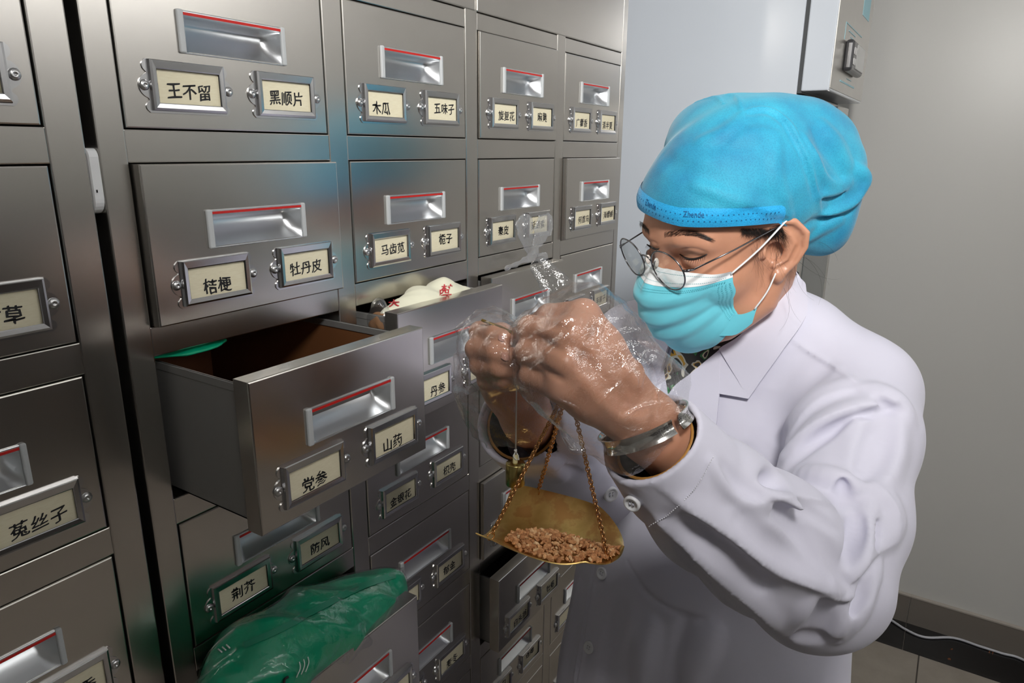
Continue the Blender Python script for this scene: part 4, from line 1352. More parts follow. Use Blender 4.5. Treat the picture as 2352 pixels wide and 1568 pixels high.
# seam stitching on the cuff, buttons
M_BTN = mat('white_button', (0.72, 0.72, 0.74), 0.25)
def button(px, S, r, off=.0015):
    P, N = onsurf(S, [px], off)
    N = np.array([nz(N[0] + .55 * nz(CAM - P[0]))])
    b = MB(); b.lathe([(0, .0016), (r * .35, .0014), (r * .62, .0014), (r * .70, .0026), (r * .9, .0028), (r, .0018), (r, -.0015), (0, -.0015)], P[0], N[0], 24)
    n = N[0]; a = nz(np.cross(n, [0, 0, 1])); c = np.cross(n, a)
    for i, j in ((1, 1), (1, -1), (-1, 1), (-1, -1)):
        b.lathe([(0.0007, .00165), (0, .0017)], P[0] + (a * i + c * j) * r * .2, n, 8, 1)
    for i in (1, -1): b.tube([P[0] + n * .0019 + (a * i + c) * r * .2, P[0] + n * .0022 + a * i * r * .2, P[0] + n * .0019 + (a * i - c) * r * .2], .0004, 6, 2)
    child(b.build('button', [M_BTN, M_DARKGAP, M_COAT]), coat)
button((1456, 1150), CO, .0066, .0020)
for px in ((1400, 1132), (1385, 1316), (1355, 1486)): button(px, CO, .0085)
def stitches(pts, S, n, w=.0004):
    P, N = onsurf(S, resample(pts, 2 * n), .0014)
    b = MB()
    for i in range(n): b.tube([P[2 * i], P[2 * i + 1]], w, 5)
    child(b.build('stitching', mat('coat_thread', (0.80, 0.79, 0.86), 0.7)), coat)
stitches([(1492, 1206), (1536, 1178), (1590, 1125), (1636, 1050)], CO, 40)
stitches(Z([(760, 280), (740, 380), (725, 440)]), cbase, 14) if False else None
# ------------------------------------------------------------------ bouffant cap
def cap_mat(c0, c1, name):
    m = mat(name, c0, 0.7)
    t = NT(m); v = t.coords()
    f = t.noise(v, 11, 3, 0.6)
    w = t.n('ShaderNodeTexVoronoi'); w.inputs['Scale'].default_value = 650
    t.l(v, w.inputs['Vector'])
    c = t.ramp(f, [(0.33, c0), (0.66, c1)])
    mx = t.n('ShaderNodeMixRGB', blend_type='MULTIPLY'); mx.inputs[0].default_value = 0.55
    t.l(c, mx.inputs[1]); t.l(t.ramp(w.outputs['Distance'], [(0.1, (0.65, 0.75, 0.8)), (0.6, (1.3, 1.2, 1.15))]), mx.inputs[2])
    t.l(mx.outputs[0], t.b.inputs['Base Color'])
    t.bump(w.outputs['Distance'], 0.35, 0.0005)
    t.b.inputs['Sheen Weight'].default_value = 0.2
    return m
M_CAP = cap_mat((0.004, 0.19, 0.35), (0.02, 0.34, 0.50), 'cap_nonwoven')
M_BAND = cap_mat((0.004, 0.30, 0.62), (0.006, 0.34, 0.68), 'cap_band')
CAP = SDF()
CAP.ell(H(-0.022, 0, 0.052), (0.112, 0.086, 0.094), HR, .02)
CAP.ell(H(0.040, 0.0, 0.046), (0.064, 0.072, 0.056), HR, .03)
CAP.ell(at(1730, 372, .83), (.10, .085, .074), None, .03)
CAP.ell(at(1850, 355, .81), (.058, .055, .056), None, .035)
CAP.ell(at(1900, 430, .80), (.038, .038, .044), None, .03)
CAP.ell(at(1885, 518, .80), (.030, .033, .034), None, .025)
CAP.ell(at(1625, 322, .83), (.042, .045, .042), None, .035)
capb = SDF(); capb.ops = list(CAP.ops)
def Y(pts): return [(1400 + x / 2.45, 180 + y / 2.45) for x, y in pts]
K = lambda pts, r, h, mode='+', k=.006, n=16: fold(CAP, Y(pts), r, h, k, mode, n, base=capb)
K([(665, 92), (715, 105), (740, 165), (748, 198)], .0022, .0026, '+', .003)
K([(748, 198), (800, 172), (880, 160), (950, 185), (1030, 290), (1095, 420), (1140, 540), (1170, 660), (1185, 770)], .0022, .0026, '+', .003, 26)
K([(760, 210), (860, 178), (940, 205), (1010, 300), (1075, 430), (1120, 550), (1150, 660)], .004, .002, '-', .004, 22)
K([(482, 132), (550, 100), (605, 108), (640, 140)], .0022, .0025, '+', .003)
K([(1180, 775), (1250, 752), (1340, 722), (1400, 670), (1430, 610)], .004, .0045, '+', .004)
K([(1190, 790), (1260, 770), (1350, 745), (1390, 700)], .004, .005, '-', .004)
K([(1100, 330), (1150, 430), (1190, 530), (1225, 595)], .006, .003)
K([(1225, 600), (1280, 598), (1350, 585)], .004, .0028)
K([(1190, 665), (1250, 648), (1310, 628)], .0035, .003)
K([(1195, 680), (1260, 662), (1310, 640)], .003, .0035, '-', .004)
K([(950, 330), (935, 450), (955, 600), (1010, 760)], .010, .003)
K([(700, 350), (800, 320), (930, 315)], .012, .003)
K([(520, 350), (650, 300), (740, 215)], .012, .003)
K([(300, 430), (420, 520), (620, 560)], .016, .002, '-')
K([(480, 600), (640, 660), (860, 720), (1010, 775)], .008, .002)
K([(760, 738), (880, 765), (990, 795)], .0035, .002, '-', .003)
K([(620, 770), (760, 780), (900, 800)], .0035, .0016, '-', .003)
K([(1100, 840), (1150, 800), (1230, 790)], .006, .003, '-')
K([(1130, 900), (1200, 850), (1300, 800)], .006, .003)
K([(1400, 500), (1440, 560), (1420, 620)], .010, .006)
K([(1200, 250), (1290, 380), (1350, 480)], .012, .003)
K([(1150, 300), (1230, 430), (1300, 540)], .008, .003, '-')
KP = lambda pts, h, w, n=16, flip=False: pleat(CAP, Y(pts), h, w, n, base=capb, flip=flip)
KP([(1180, 777), (1250, 755), (1340, 725), (1400, 675), (1430, 610)], .0045, .010)
KP([(1190, 660), (1250, 650), (1310, 630)], .0032, .010, 10)
KP([(760, 735), (880, 765), (1000, 798)], .0022, .008, 12)
KP([(620, 768), (760, 782), (900, 802)], .0018, .006, 12)
KP([(1105, 350), (1150, 440), (1190, 530), (1222, 598), (1300, 600)], .0028, .012, 14, True)
CAP.disp(lambda P: .0008 * np.sin(P[:, 0] * 95 + 2 * np.sin(P[:, 2] * 50)) * np.sin(P[:, 1] * 80 + P[:, 2] * 70))
# lower rim: a plane through the forehead band, tilted down behind the ears
def rim_u(f, l):
    u = np.interp(f, [-.13, -.075, -.045, -.020, .004, .035, .090, .12], [-.052, -.048, -.040, .014, .034, .039, .047, .049])
    return u + .014 * np.clip((.03 - l) / .07, 0, 1) * np.clip((f - .0) / .05, 0, 1)
V, Q = mesh_sdf(CAP, HC - .2, HC + .2, 0.002)
Lc = Hloc(V)
V, Q = drop(V, Q, Lc[:, 2] > rim_u(Lc[:, 0], Lc[:, 1]) - .0015)
cap_o = child(link_mesh('bouffant_cap', mesh_from('bouffant_cap', V, Q), M_CAP), person)
print('cap', len(V))
# elastic band: a strip following the rim
def band_at(a, u):
    """point of the cap surface at heading a, height u above the rim"""
    return None
nb_ = 120
hd = np.linspace(-math.pi * .50, math.pi * .50, nb_)
rows = []
for j, up in enumerate(np.linspace(-.0035, .0165, 7)):
    O, D = [], []
    for a in hd:
        f = .09 * math.cos(a)
        u = rim_u(np.array([f]), np.array([.078 * math.sin(a)]))[0] + up
        O.append(H(.30 * math.cos(a) + 0.0, .30 * math.sin(a), u)); D.append(nz(HR @ np.array([-math.cos(a), -math.sin(a), 0])))
    P, ok = CAP.march(np.array(O), np.array(D), 0.0, .4)
    N = CAP.normal(P, .003)
    rows.append(P + N * (.0006 + .0011 * math.sin(math.pi * j / 6)))
BG = np.array(rows)
b = MB(); b.grid(BG, 0)
N2 = grid_normals(BG)
if (N2[3, nb_ // 2] @ HR[:, 0]) < 0: N2 = -N2
b.grid((BG - N2 * .0016)[::-1], 0)
bnd = child(b.build('elastic_band', M_BAND), cap_o)
# perforations and the printed maker's name on the band
b = MB()
for i in range(4, nb_ - 4, 2):
    for j, sh in ((2, 0), (4, 1)):
        p = BG[j, i + sh] + N2[j, i + sh] * .0003
        t1 = nz(BG[j, i + sh + 1] - BG[j, i + sh - 1]) * .0006; t2 = np.cross(N2[j, i + sh], t1)
        b.add([p - t1 - t2, p + t1 - t2, p + t1 + t2, p - t1 + t2], [(0, 1, 2, 3)])
M_PERF = mat('band_print', (0.003, 0.10, 0.26), 0.7)
child(b.build('perforation', M_PERF), bnd)
def band_text(i0, i1, txt):
    Vt, Ft = text_polys(txt, 1.0, 0, 0.01)
    w = Vt[:, 0].max() - Vt[:, 0].min()
    fi = i0 + (Vt[:, 0] - Vt[:, 0].min()) / w * (i1 - i0)
    fj = 4.1 + Vt[:, 1] * 2.6
    pts = []
    for x, y in zip(fi, np.clip(fj, 0, 5.9)):
        a, c = int(x), int(y); s, q = x - a, y - c
        pts.append((BG[c, a] * (1 - s) * (1 - q) + BG[c, a + 1] * s * (1 - q) + BG[c + 1, a] * (1 - s) * q + BG[c + 1, a + 1] * s * q) + N2[c, a] * .0005)
    b = MB(); b.add(pts, Ft); child(b.build('lettering', M_PERF), bnd)
band_text(57, 64, 'Zhende'); band_text(76, 84, 'Zhende')
# ------------------------------------------------------------------ trousers and shoes under the coat
HIP = MID + np.array([0, 0, -.50]) + TFh * .01
S = SDF()
for s in (1, -1):
    S.chain([HIP + TLh * .085 * s, HIP + TLh * .10 * s + np.array([0, 0, .47 - HIP[2]]), HIP + TLh * .10 * s + np.array([0, 0, .07 - HIP[2]])], [.095, .070, .058], .03)
V, Q = mesh_sdf(S, HIP - .4 - np.array([0, 0, .7]), HIP + .4, .008)
child(link_mesh('trousers', mesh_from('trousers', V, Q), mat('dark_trousers', (0.02, 0.02, 0.025), 0.8)), person)
for s in (1, -1):
    S = SDF(); f0 = HIP + TLh * .10 * s; f0[2] = .045
    S.ell(f0 + TFh * .06, (.14, .046, .045), np.stack([TFh, TLh, np.array([0, 0, 1.])], 1), .02)
    S.cap(f0, f0 + np.array([0, 0, .06]), .045, .045, .03)
    S.plane((0, 0, .001), (0, 0, -1), .001)
    V, Q = mesh_sdf(S, f0 - .25, f0 + .25, .006)
    child(link_mesh('shoe', mesh_from('shoe', V, Q), mat('black_shoe', (0.015, 0.015, 0.015), 0.4)), person)

# ------------------------------------------------------------------ thin clear film: gloves and bags
def film(name, tint=(0.97, 0.975, 0.98), haze=0.02, rough=0.11, bscale=90, emboss=True, bstr=0.32, lo=0.10):
    m = bpy.data.materials.new(name); m.use_nodes = True
    nt = m.node_tree; nt.nodes.clear()
    N = nt.nodes.new; L = nt.links.new
    o = N('ShaderNodeOutputMaterial'); mx = N('ShaderNodeMixShader'); tr = N('ShaderNodeBsdfTransparent'); gl = N('ShaderNodeBsdfGlossy'); df = N('ShaderNodeBsdfDiffuse'); m2 = N('ShaderNodeMixShader')
    tr.inputs[0].default_value = (*tint, 1); gl.inputs['Roughness'].default_value = rough; df.inputs[0].default_value = (.85, .87, .9, 1)
    tc = N('ShaderNodeTexCoord')
    n1 = N('ShaderNodeTexNoise'); n1.inputs['Scale'].default_value = bscale; n1.inputs['Detail'].default_value = 3; n1.inputs['Distortion'].default_value = 1.5
    L(tc.outputs['Object'], n1.inputs['Vector'])
    b1 = N('ShaderNodeBump'); b1.inputs['Strength'].default_value = bstr; b1.inputs['Distance'].default_value = 0.004
    L(n1.outputs['Fac'], b1.inputs['Height'])
    last = b1
    if emboss:
        v = N('ShaderNodeTexVoronoi'); v.inputs['Scale'].default_value = 900; L(tc.outputs['Object'], v.inputs['Vector'])
        b2 = N('ShaderNodeBump'); b2.inputs['Strength'].default_value = 0.25; b2.inputs['Distance'].default_value = 0.0005
        L(v.outputs['Distance'], b2.inputs['Height']); L(b1.outputs[0], b2.inputs['Normal']); last = b2
    lw = N('ShaderNodeLayerWeight'); lw.inputs['Blend'].default_value = 0.28
    L(b1.outputs[0], lw.inputs['Normal'])
    mr = N('ShaderNodeMapRange'); mr.inputs['To Min'].default_value = lo; mr.inputs['To Max'].default_value = 0.55
    L(lw.outputs['Facing'], mr.inputs[0])
    L(last.outputs[0], gl.inputs['Normal'])
    m2.inputs[0].default_value = haze
    L(tr.outputs[0], m2.inputs[1]); L(df.outputs[0], m2.inputs[2])
    L(mr.outputs[0], mx.inputs[0]); L(m2.outputs[0], mx.inputs[1]); L(gl.outputs[0], mx.inputs[2]); L(mx.outputs[0], o.inputs[0])
    return m
M_FILM = film('clear_glove_film')
def crumple(fr, am, seed=0.0):
    def f(P):
        q = P * fr + seed
        a = np.sin(q[:, 0] + 1.9 * np.sin(q[:, 1] * .7) + q[:, 2] * .6); b_ = np.sin(q[:, 1] * 1.3 + 1.6 * np.sin(q[:, 2] * .9 + q[:, 0] * .5))
        c = np.sin(q[:, 2] * 1.1 + 2.1 * np.sin(q[:, 0] * .6 + q[:, 1]))
        return am * (np.abs(a) + np.abs(b_) + np.abs(c) - 1.9)
    return f
# near glove
cA, cB = at(1584, 926, .532), at(1424, 1026, .508)
GN = SDF()
build_hand(GN, NH, NR, WRL, infl=.0026, kf=.008, kp=.020)
nvec = nz(CAM - at(1400, 880, .49))
GN.flatcap(at(1340, 745, .495), cA, .022, .011, nvec, .55, .02)
GN.flatcap(at(1300, 890, .487), cB, .022, .012, nvec, .6, .02)
GN.flatcap(at(1420, 850, .492), (cA + cB) / 2, .030, .034, nvec, .62, .02)
GN.flatcap(at(1268, 922, .500), at(1345, 978, .507), .010, .014, nvec, .22, .008)
GN.flatcap(at(1345, 978, .507), at(1400, 1012, .510), .014, .011, nvec, .22, .008)
GN.chain([at(1325, 712, .488), at(1355, 715, .490), at(1400, 735, .497)], [.010, .012, .012], .012)   # loose peak over the knuckle
gax = nz((cA + cB) / 2 - at(1300, 830, .485))
gbase = SDF(); gbase.ops = list(GN.ops)
for px in ([(1234, 762), (1262, 760), (1290, 742), (1305, 731), (1332, 735)], [(1332, 735), (1300, 775), (1262, 812), (1219, 852)], [(1200, 832), (1235, 815), (1270, 790), (1300, 770)],
           [(1370, 935), (1395, 905), (1425, 880), (1450, 850)], [(1452, 845), (1462, 870), (1468, 905)], [(1335, 790), (1352, 800), (1372, 804)], [(1500, 880), (1508, 905), (1512, 930)], [(1520, 885), (1505, 915)],
           [(1390, 720), (1375, 770), (1385, 800)], [(1460, 800), (1478, 850), (1470, 900)], [(1255, 905), (1300, 925), (1335, 945), (1345, 975)], [(1430, 960), (1470, 935), (1520, 925)], [(1415, 975), (1450, 990), (1490, 985)]):
    fold(GN, px, .0012, .0011, .0012, '+', 24, base=gbase)
GN.disp(crumple(140, .0004)); GN.disp(crumple(55, .0010, 2))
GN.flatcap(at(1318, 700, .492), at(1275, 655, .494), .0100, .0088, nvec, .30, .006)
GN.flatcap(at(1275, 655, .494), at(1243, 613, .497), .0088, .0080, nvec, .30, .003)
GN.plane((cA + cB) / 2, gax, .001)
glo, ghi = np.minimum(np.minimum(cA, cB), at(1180, 600, .49)) - .05, np.maximum(np.maximum(cA, cB), at(1200, 600, .55)) + .06
V, Q = mesh_sdf(GN, glo, ghi, .0011)
V, Q = drop(V, Q, ((V - (cA + cB) / 2) @ gax) < -.0016)
g1 = child(link_mesh('disposable_glove', mesh_from('disposable_glove', V, Q), M_FILM), person)
g1['label'] = 'clear plastic glove on the nearer hand, with an empty fingertip standing up'
GF_ = SDF()
build_hand(GF_, FH, FR, WRR, infl=.0032, kf=.009, kp=.022)
n2 = nz(CAM - at(1150, 850, .55))
GF_.flatcap(at(1130, 790, .565), at(1130, 920, .585), .024, .020, n2, .7, .02)
GF_.flatcap(at(1140, 880, .575), at(1190, 955, .60), .030, .038, n2, .7, .02)
GF_.flatcap(at(1102, 752, .550), at(1160, 752, .535), .008, .006, n2, .5, .01)
fax = nz(at(1215, 985, .612) - at(1140, 850, .565))
gbase = SDF(); gbase.ops = list(GF_.ops)
for px in ([(1098, 828), (1105, 850), (1125, 860), (1165, 856)], [(1100, 757), (1130, 775), (1160, 790)], [(1095, 785), (1130, 800), (1165, 797)], [(1075, 840), (1085, 880), (1105, 905)], [(1170, 845), (1182, 838)], [(1130, 870), (1128, 890)], [(1120, 930), (1150, 905), (1185, 885)], [(1160, 900), (1165, 940)], [(1185, 905), (1180, 945)]):
    fold(GF_, px, .0012, .0011, .0012, '+', 24, base=gbase)
GF_.disp(crumple(150, .0008, 5)); GF_.disp(crumple(60, .0014, 7))
GF_.plane(at(1200, 952, .602), fax, .001)
V, Q = mesh_sdf(GF_, at(1150, 860, .56) - .13, at(1150, 860, .56) + .13, .0013)
V, Q = drop(V, Q, ((V - at(1200, 952, .602)) @ fax) < -.0016)
g2 = child(link_mesh('disposable_glove', mesh_from('disposable_glove', V, Q), M_FILM), person)
g2['label'] = 'clear plastic glove on the farther hand'

# inner sleeves with a gold line, seen inside the cuffs
M_GOLD = mat('gold_braid', (0.45, 0.22, 0.05), 0.5)
for Bp, ax, r in ((NCB, ca, .0335), (FCB, cb, .035)):
    b = MB(); b.lathe([(r * .97, -.004), (r * .97, -.05)], Bp, ax, 40, 0); b.lathe([(r * .90, -.050), (r * .90, -.004)], Bp, ax, 40, 0)
    b.lathe([(r * .97, -.004), (r * .935, -.003), (r * .90, -.004)], Bp, ax, 40, 1)
    child(b.build('blouse_sleeve', [M_BLACKC, M_GOLD]), person)

# ------------------------------------------------------------------ silver cuff bracelet on the near wrist
M_SILVER = mat('silver', (0.70, 0.69, 0.66), 0.13, 1.0)
tq = NT(M_SILVER); tq.bump(tq.noise(tq.coords(), 120, 2), .12, .0006)
bc = at(1482, 980, .5235); bax = nz(at(1590, 1085, .56) - at(1440, 930, .50) + (ELL - WRL) * .5)
bax = nz(at(1521, 1078, .531) - at(1480, 984, .5285))
e1 = nz(np.cross(bax, RC[2])); e2 = np.cross(bax, e1)       # e1 across the wrist in view, e2 towards / away from the lens
if e2 @ RC[2] > 0: e2 = -e2
if e1 @ RC[0] < 0: e1 = -e1
def brP(a, w): # a = 0 faces the lens
    rr = .0345 + .0022 * (w / .0060) ** 2
    return bc + e2 * rr * .95 * math.cos(a) + e1 * rr * math.sin(a) + bax * w
gap = (math.radians(25), math.radians(36))
aa = np.linspace(gap[1], gap[0] + 2 * math.pi, 90)
ww = np.linspace(-.0056, .0056, 9)
b = MB()
P1 = np.array([[brP(a, w) for w in ww] for a in aa])
C0 = np.array([[bc + bax * w for w in ww] for a in aa])
dirs = P1 - C0; dirs /= np.linalg.norm(dirs, axis=2, keepdims=True)
P2 = P1 - dirs * .0013
b.grid(P1, 0); b.grid(P2[:, ::-1], 0)
for sl in (0, -1):
    b.grid(np.stack([P1[:, sl], P2[:, sl]], 1) if sl else np.stack([P2[:, sl], P1[:, sl]], 1), 0, False)
    b.grid(np.stack([P1[sl], P2[sl]], 0), 0, False)
br = b.build('bracelet', M_SILVER)
tag(br, 'silver open cuff bracelet engraved with characters, worn around the gloved wrist by the sleeve cuff', 'bracelet')
b = MB()
for txt, a0, sgn in (('平安', math.radians(13), -1), ('平安吉', math.radians(50), 1)):
    Vt, Ft = text_polys(txt, .0068, .05, -.005)
    pts = []
    for x, y in Vt[:, :2]:
        a = a0 + x / .035
        p = brP(a, -y); d = nz(p - bc - bax * (-y)); pts.append(p + d * .0002)
    b.add(pts, Ft)
child(b.build('engraving', mat('engraved_silver', (0.25, 0.24, 0.23), 0.4, 0.8)), br)

# ------------------------------------------------------------------ hand scale
def brass():
    m = mat('brass', (0.80, 0.56, 0.20), 0.3, 1.0)
    t = NT(m); v = t.coords()
    f = t.noise(v, 45, 4, 0.6)
    t.l(t.ramp(f, [(0.35, (0.72, 0.48, 0.15)), (0.52, (0.82, 0.58, 0.21)), (0.60, (0.70, 0.40, 0.14))]), t.b.inputs['Base Color'])
    t.l(t.rng(f, .26, .48), t.b.inputs['Roughness'])
    t.bump(t.noise(v, 30, 2), .12, .001)
    return m
M_BRASS = brass()
M_COPPER = mat('gilt_chain', (0.62, 0.33, 0.13), 0.25, 1.0)
scale = empty('hand_scale', at(1281, 1251, .5725))
tag(scale, 'small brass hand scale with scoop pan hanging on three chains below the gloved hands', 'scale')
pO = at(1276, 1246, .5725)
pA = np.array([0.2285, -0.9677, -0.1061]); pB = np.array([0.9732, 0.23, -0.0022]); pN = np.array([0.0266, -0.1028, 0.9943])
pLn, pW, pH = .110, .0432, .0185
def panP(u, v):
    """u 0 (open end) .. 1 (round end), v -1 .. 1"""
    w = pW * (1 + (.26 if v < 0 else .08) * abs(v) * max(0, math.sin(math.pi * u)))
    if u > .55: w *= math.sqrt(max(0, 1 - ((u - .55) / .45) ** 2.2)) + 1e-4
    h = pH * (abs(v) * min(w / pW, 1.0)) ** 2.2 + pH * .80 * max(0, (u - .62) / .38) ** 2.0 * (1 - .35 * abs(v) ** 2)
    lip = .0 if u > .12 else -.0016 * (1 - u / .12)
    return pO + pA * pLn * (u - .5) + pB * w * v + pN * (h + lip)
us = np.r_[np.linspace(0, .55, 16), .55 + .45 * np.sin(np.linspace(0.06, 1, 22) * math.pi / 2)]
vs = np.linspace(-1, 1, 33)
PG = np.array([[panP(u, v) for v in vs] for u in us])
NGm = grid_normals(PG); 
if NGm[5, 16] @ pN < 0: NGm = -NGm
b = MB(); b.grid(PG, 0); PG2 = PG - NGm * .0009; b.grid(PG2[:, ::-1], 0)
for sl in (0, -1): b.grid(np.stack([PG[:, sl], PG2[:, sl]], 1), 0, True)
b.grid(np.stack([PG[0], PG2[0]], 0), 0, True); b.grid(np.stack([PG[-1], PG2[-1]], 0), 0, True)
pan = child(b.build('pan', M_BRASS), scale)
knot = at(1306, 884, .540)
for (u, v), nl in (((.10, -.88), 46), ((.22, .95), 40), ((.93, -.80), 48)):
    p0 = panP(u, v); dn = nz(np.cross(panP(u + .02, v) - p0, panP(u, v + .02) - p0))
    top = knot + nz(p0 - knot) * .012
    b = MB()
    Ln = np.linalg.norm(top - p0); t_ = nz(top - p0)
    # ring through the pan
    n_ = nz(np.cross(t_, pN)); 
    b.tube([p0 + t_ * .0018 + (t_ * math.cos(a) + nz(np.cross(n_, t_)) * math.sin(a)) * .0034 for a in np.linspace(0, 2 * math.pi, 16, endpoint=False)], .00045, 6, closed=True)
    s1 = nz(np.cross(t_, [0.3, 0.2, 1])); s2 = np.cross(t_, s1)
    for i in range(nl):
        c = p0 + t_ * (.0048 + (Ln - .0048) * (i + .5) / nl)
        ang = math.radians(45 + 90 * (i % 2) + 6 * math.sin(i))
        q = s1 * math.cos(ang) + s2 * math.sin(ang)
        hl = (Ln / nl) * .80
        b.tube([c + t_ * hl * math.cos(a) + q * .0017 * math.sin(a) for a in np.linspace(0, 2 * math.pi, 10, endpoint=False)], .00050, 5, closed=True)
    child(b.build('chain', M_COPPER), scale)
b = MB(); b.tube([at(1107, 735, .530), at(1150, 752, .522), at(1190, 771, .516), at(1225, 786, .514)], [.0012, .0014, .0016, .0017], 10)
child(b.build('beam', mat('brass_beam', (0.50, 0.34, 0.10), 0.3, 1.0)), scale)
b = MB(); b.tube(spline([at(1222, 786, .520), at(1262, 838, .530), knot, knot - np.array([0, 0, .004])], 5), .0008, 6)
child(b.build('hanging_cord', mat('cord', (0.6, 0.57, 0.5), 0.8)), scale)

# weight on its thread
wt = empty('scale_weight', at(1187, 1085, .56))
tag(wt, 'little brass cylinder weight hanging by a white thread from the scale beam', 'weight')
P0 = at(1187, 775, .533)
def drop_to(py):
    z = 0.0
    for _ in range(60):
        q = proj(P0 - np.array([0, 0, z])); z += (py - q[1]) * q[2] / FPX * 0.9
    return P0 - np.array([0, 0, z])
wT, wB = drop_to(1062), drop_to(1112)
wh = wT[2] - wB[2]
b = MB(); b.lathe([(0, 0), (.0074, 0), (.0079, -.0006), (.0079, -wh + .0008), (.0074, -wh), (0, -wh)], wT, (0, 0, 1), 32)
body_w = child(b.build('weight_body', mat('old_brass', (0.42, 0.33, 0.12), 0.25, 1.0)), wt)
b = MB(); b.tube([wT + np.array([-.001, 0, -.004]), wT + np.array([.0006, .0004, .0065])], .0021, 10)
child(b.build('peg', mat('pale_wood', (0.62, 0.55, 0.30), 0.6)), wt)
b = MB(); kn = wT + np.array([0, 0, .0095])
b.tube([P0, (P0 + kn) / 2 + np.array([.0003, 0, 0]), kn], .00055, 6)
b.tube([kn, kn + np.array([.0022, -.001, -.004]), kn + np.array([.001, -.0025, -.0068]), kn + np.array([-.0016, -.001, -.0060]), kn + np.array([-.0022, .0006, -.003]), kn], .0006, 6)
b.tube([kn, kn + np.array([-.0022, 0, .0022])], .0004, 5); b.tube([kn - np.array([0, 0, .001]), kn + np.array([0, 0, .002])], .0011, 8)
child(b.build('thread', mat('white_thread', (0.75, 0.74, 0.70), 0.9)), wt)

# ------------------------------------------------------------------ chopped herbs in the pan
def herb_mat():
    m = mat('chopped_root', (0.42, 0.21, 0.10), 0.85)
    t = NT(m)
    gi = t.n('ShaderNodeNewGeometry')
    c = t.ramp(gi.outputs['Random Per Island'], [(0, (0.40, 0.17, 0.065)), (0.5, (0.52, 0.24, 0.095)), (0.85, (0.64, 0.34, 0.15)), (1.0, (0.78, 0.54, 0.30))])
    f = t.noise(t.coords(), 500, 2)
    mx = t.n('ShaderNodeMixRGB', blend_type='MULTIPLY'); mx.inputs[0].default_value = .6
    t.l(c, mx.inputs[1]); t.l(t.ramp(f, [(.3, (.6, .55, .5)), (.7, (1.1, 1.1, 1.1))]), mx.inputs[2]); t.l(mx.outputs[0], t.b.inputs['Base Color'])
    return m
b = MB()
rr = random.Random(3)
def chip(c, r, flat):
    bm = bmesh.new()
    if flat:
        bmesh.ops.create_cone(bm, cap_ends=True, radius1=r, radius2=r * .9, depth=r * .45, segments=9)
    else:
        bmesh.ops.create_icosphere(bm, subdivisions=1, radius=r)
    sx, sy, sz = rr.uniform(.7, 1.3), rr.uniform(.6, 1.1), rr.uniform(.45, .9)
    for v in bm.verts:
        j = rr.uniform(.7, 1.25)
        v.co = Vector((v.co.x * sx * j, v.co.y * sy * j, v.co.z * (1 if flat else sz) * j))
    R_ = Matrix.Rotation(rr.uniform(0, 6.3), 4, 'Z') @ Matrix.Rotation(rr.uniform(-.9, .9), 4, 'X') @ Matrix.Rotation(rr.uniform(-.9, .9), 4, 'Y')
    if flat: R_ = Matrix.Rotation(rr.uniform(0, 6.3), 4, 'Z') @ Matrix.Rotation(rr.uniform(-.5, .5), 4, 'X')
    b.bm(bm, 0, False, Matrix.Translation(Vector(c)) @ R_)
n = 0
while n < 720:
    u, v = rr.uniform(.14, .97), rr.uniform(-.97, .25)
    ed = ((u - .57) / .42) ** 2 + ((v + .36) / .64) ** 2
    if ed > 1 + rr.uniform(-.08, .04): continue
    hgt = .0105 * max(0, 1 - ed) ** .7
    p = panP(u, v) + pN * (.0012 + hgt * rr.random() ** .35)
    r = rr.choice((.0013, .0016, .0019, .0023, .0028))
    chip(p, r, rr.random() < .13 and r > .0015)
    n += 1
hb = b.build('herb_chips', herb_mat()); hb['kind'] = 'stuff'
tag(hb, 'heap of chopped brown dried root pieces lying in the brass scoop pan', 'herbs')

# ------------------------------------------------------------------ things lying in the drawers
def solid(name, S, c, r, h, m, parent=None):
    V, Q = mesh_sdf(S, np.asarray(c) - r, np.asarray(c) + r, h)
    o = link_mesh(name, mesh_from(name, V, Q), m)
    if parent is not None: child(o, parent)
    return o
# green bag in the lower left drawer
gb = empty('herb_bag', (.1, -.055, 1.03))
tag(gb, 'bright green bag in clear film bulging out of the pulled-out drawer at the bottom', 'bag')
def green_form(S, infl):
    S.chain([(-.004, -.056, 1.050), (.030, -.052, 1.048), (.085, -.050, 1.038), (.145, -.049, 1.024), (.192, -.049, 1.020)], [.026 + infl, .036 + infl, .037 + infl, .033 + infl, .029 + infl], .02, kin=.03)
    S.chain([(.03, -.068, 1.035), (.10, -.064, 1.012), (.18, -.062, 1.000)], [.020 + infl, .022 + infl, .018 + infl], .02)
    S.disp(crumple(42, .0024, 3)); S.disp(lambda P: .0016 * np.sin(P[:, 0] * 55 + P[:, 2] * 70 + 2 * np.sin(P[:, 1] * 60)))
    return S
SG = green_form(SDF(), 0.0)
M_GREEN = mat('green_plastic', (0.001, 0.34, 0.175), 0.35)
solid('bag', SG, (.1, -.05, 1.03), .16, .0022, M_GREEN, gb)
SF = green_form(SDF(), .0016)
SF.flatcap((-.006, -.056, 1.060), (-.026, -.056, 1.068), .020, .014, (0, 1, .2), .15, .008)
SF.flatcap((-.010, -.060, 1.040), (-.026, -.062, 1.042), .018, .012, (0, 1, .2), .15, .008)
SF.flatcap((.20, -.05, 1.03), (.222, -.05, 1.034), .012, .008, (0, 1, .3), .2, .006)
SF.disp(crumple(120, .0005, 1))
solid('film_wrap', SF, (.1, -.05, 1.03), .17, .0022, film('bag_film', haze=.0, rough=.08, bscale=60, emboss=False, bstr=.3, lo=.02), gb)
sq = resample([(560, 1476), (640, 1440), (715, 1400), (800, 1355), (865, 1328), (905, 1314)], 30)
b = MB(); Pq, Nq = onsurf(SG, sq, .0018); P2q, N2q = onsurf(SG, sq + np.array([3, 14]), .0018)
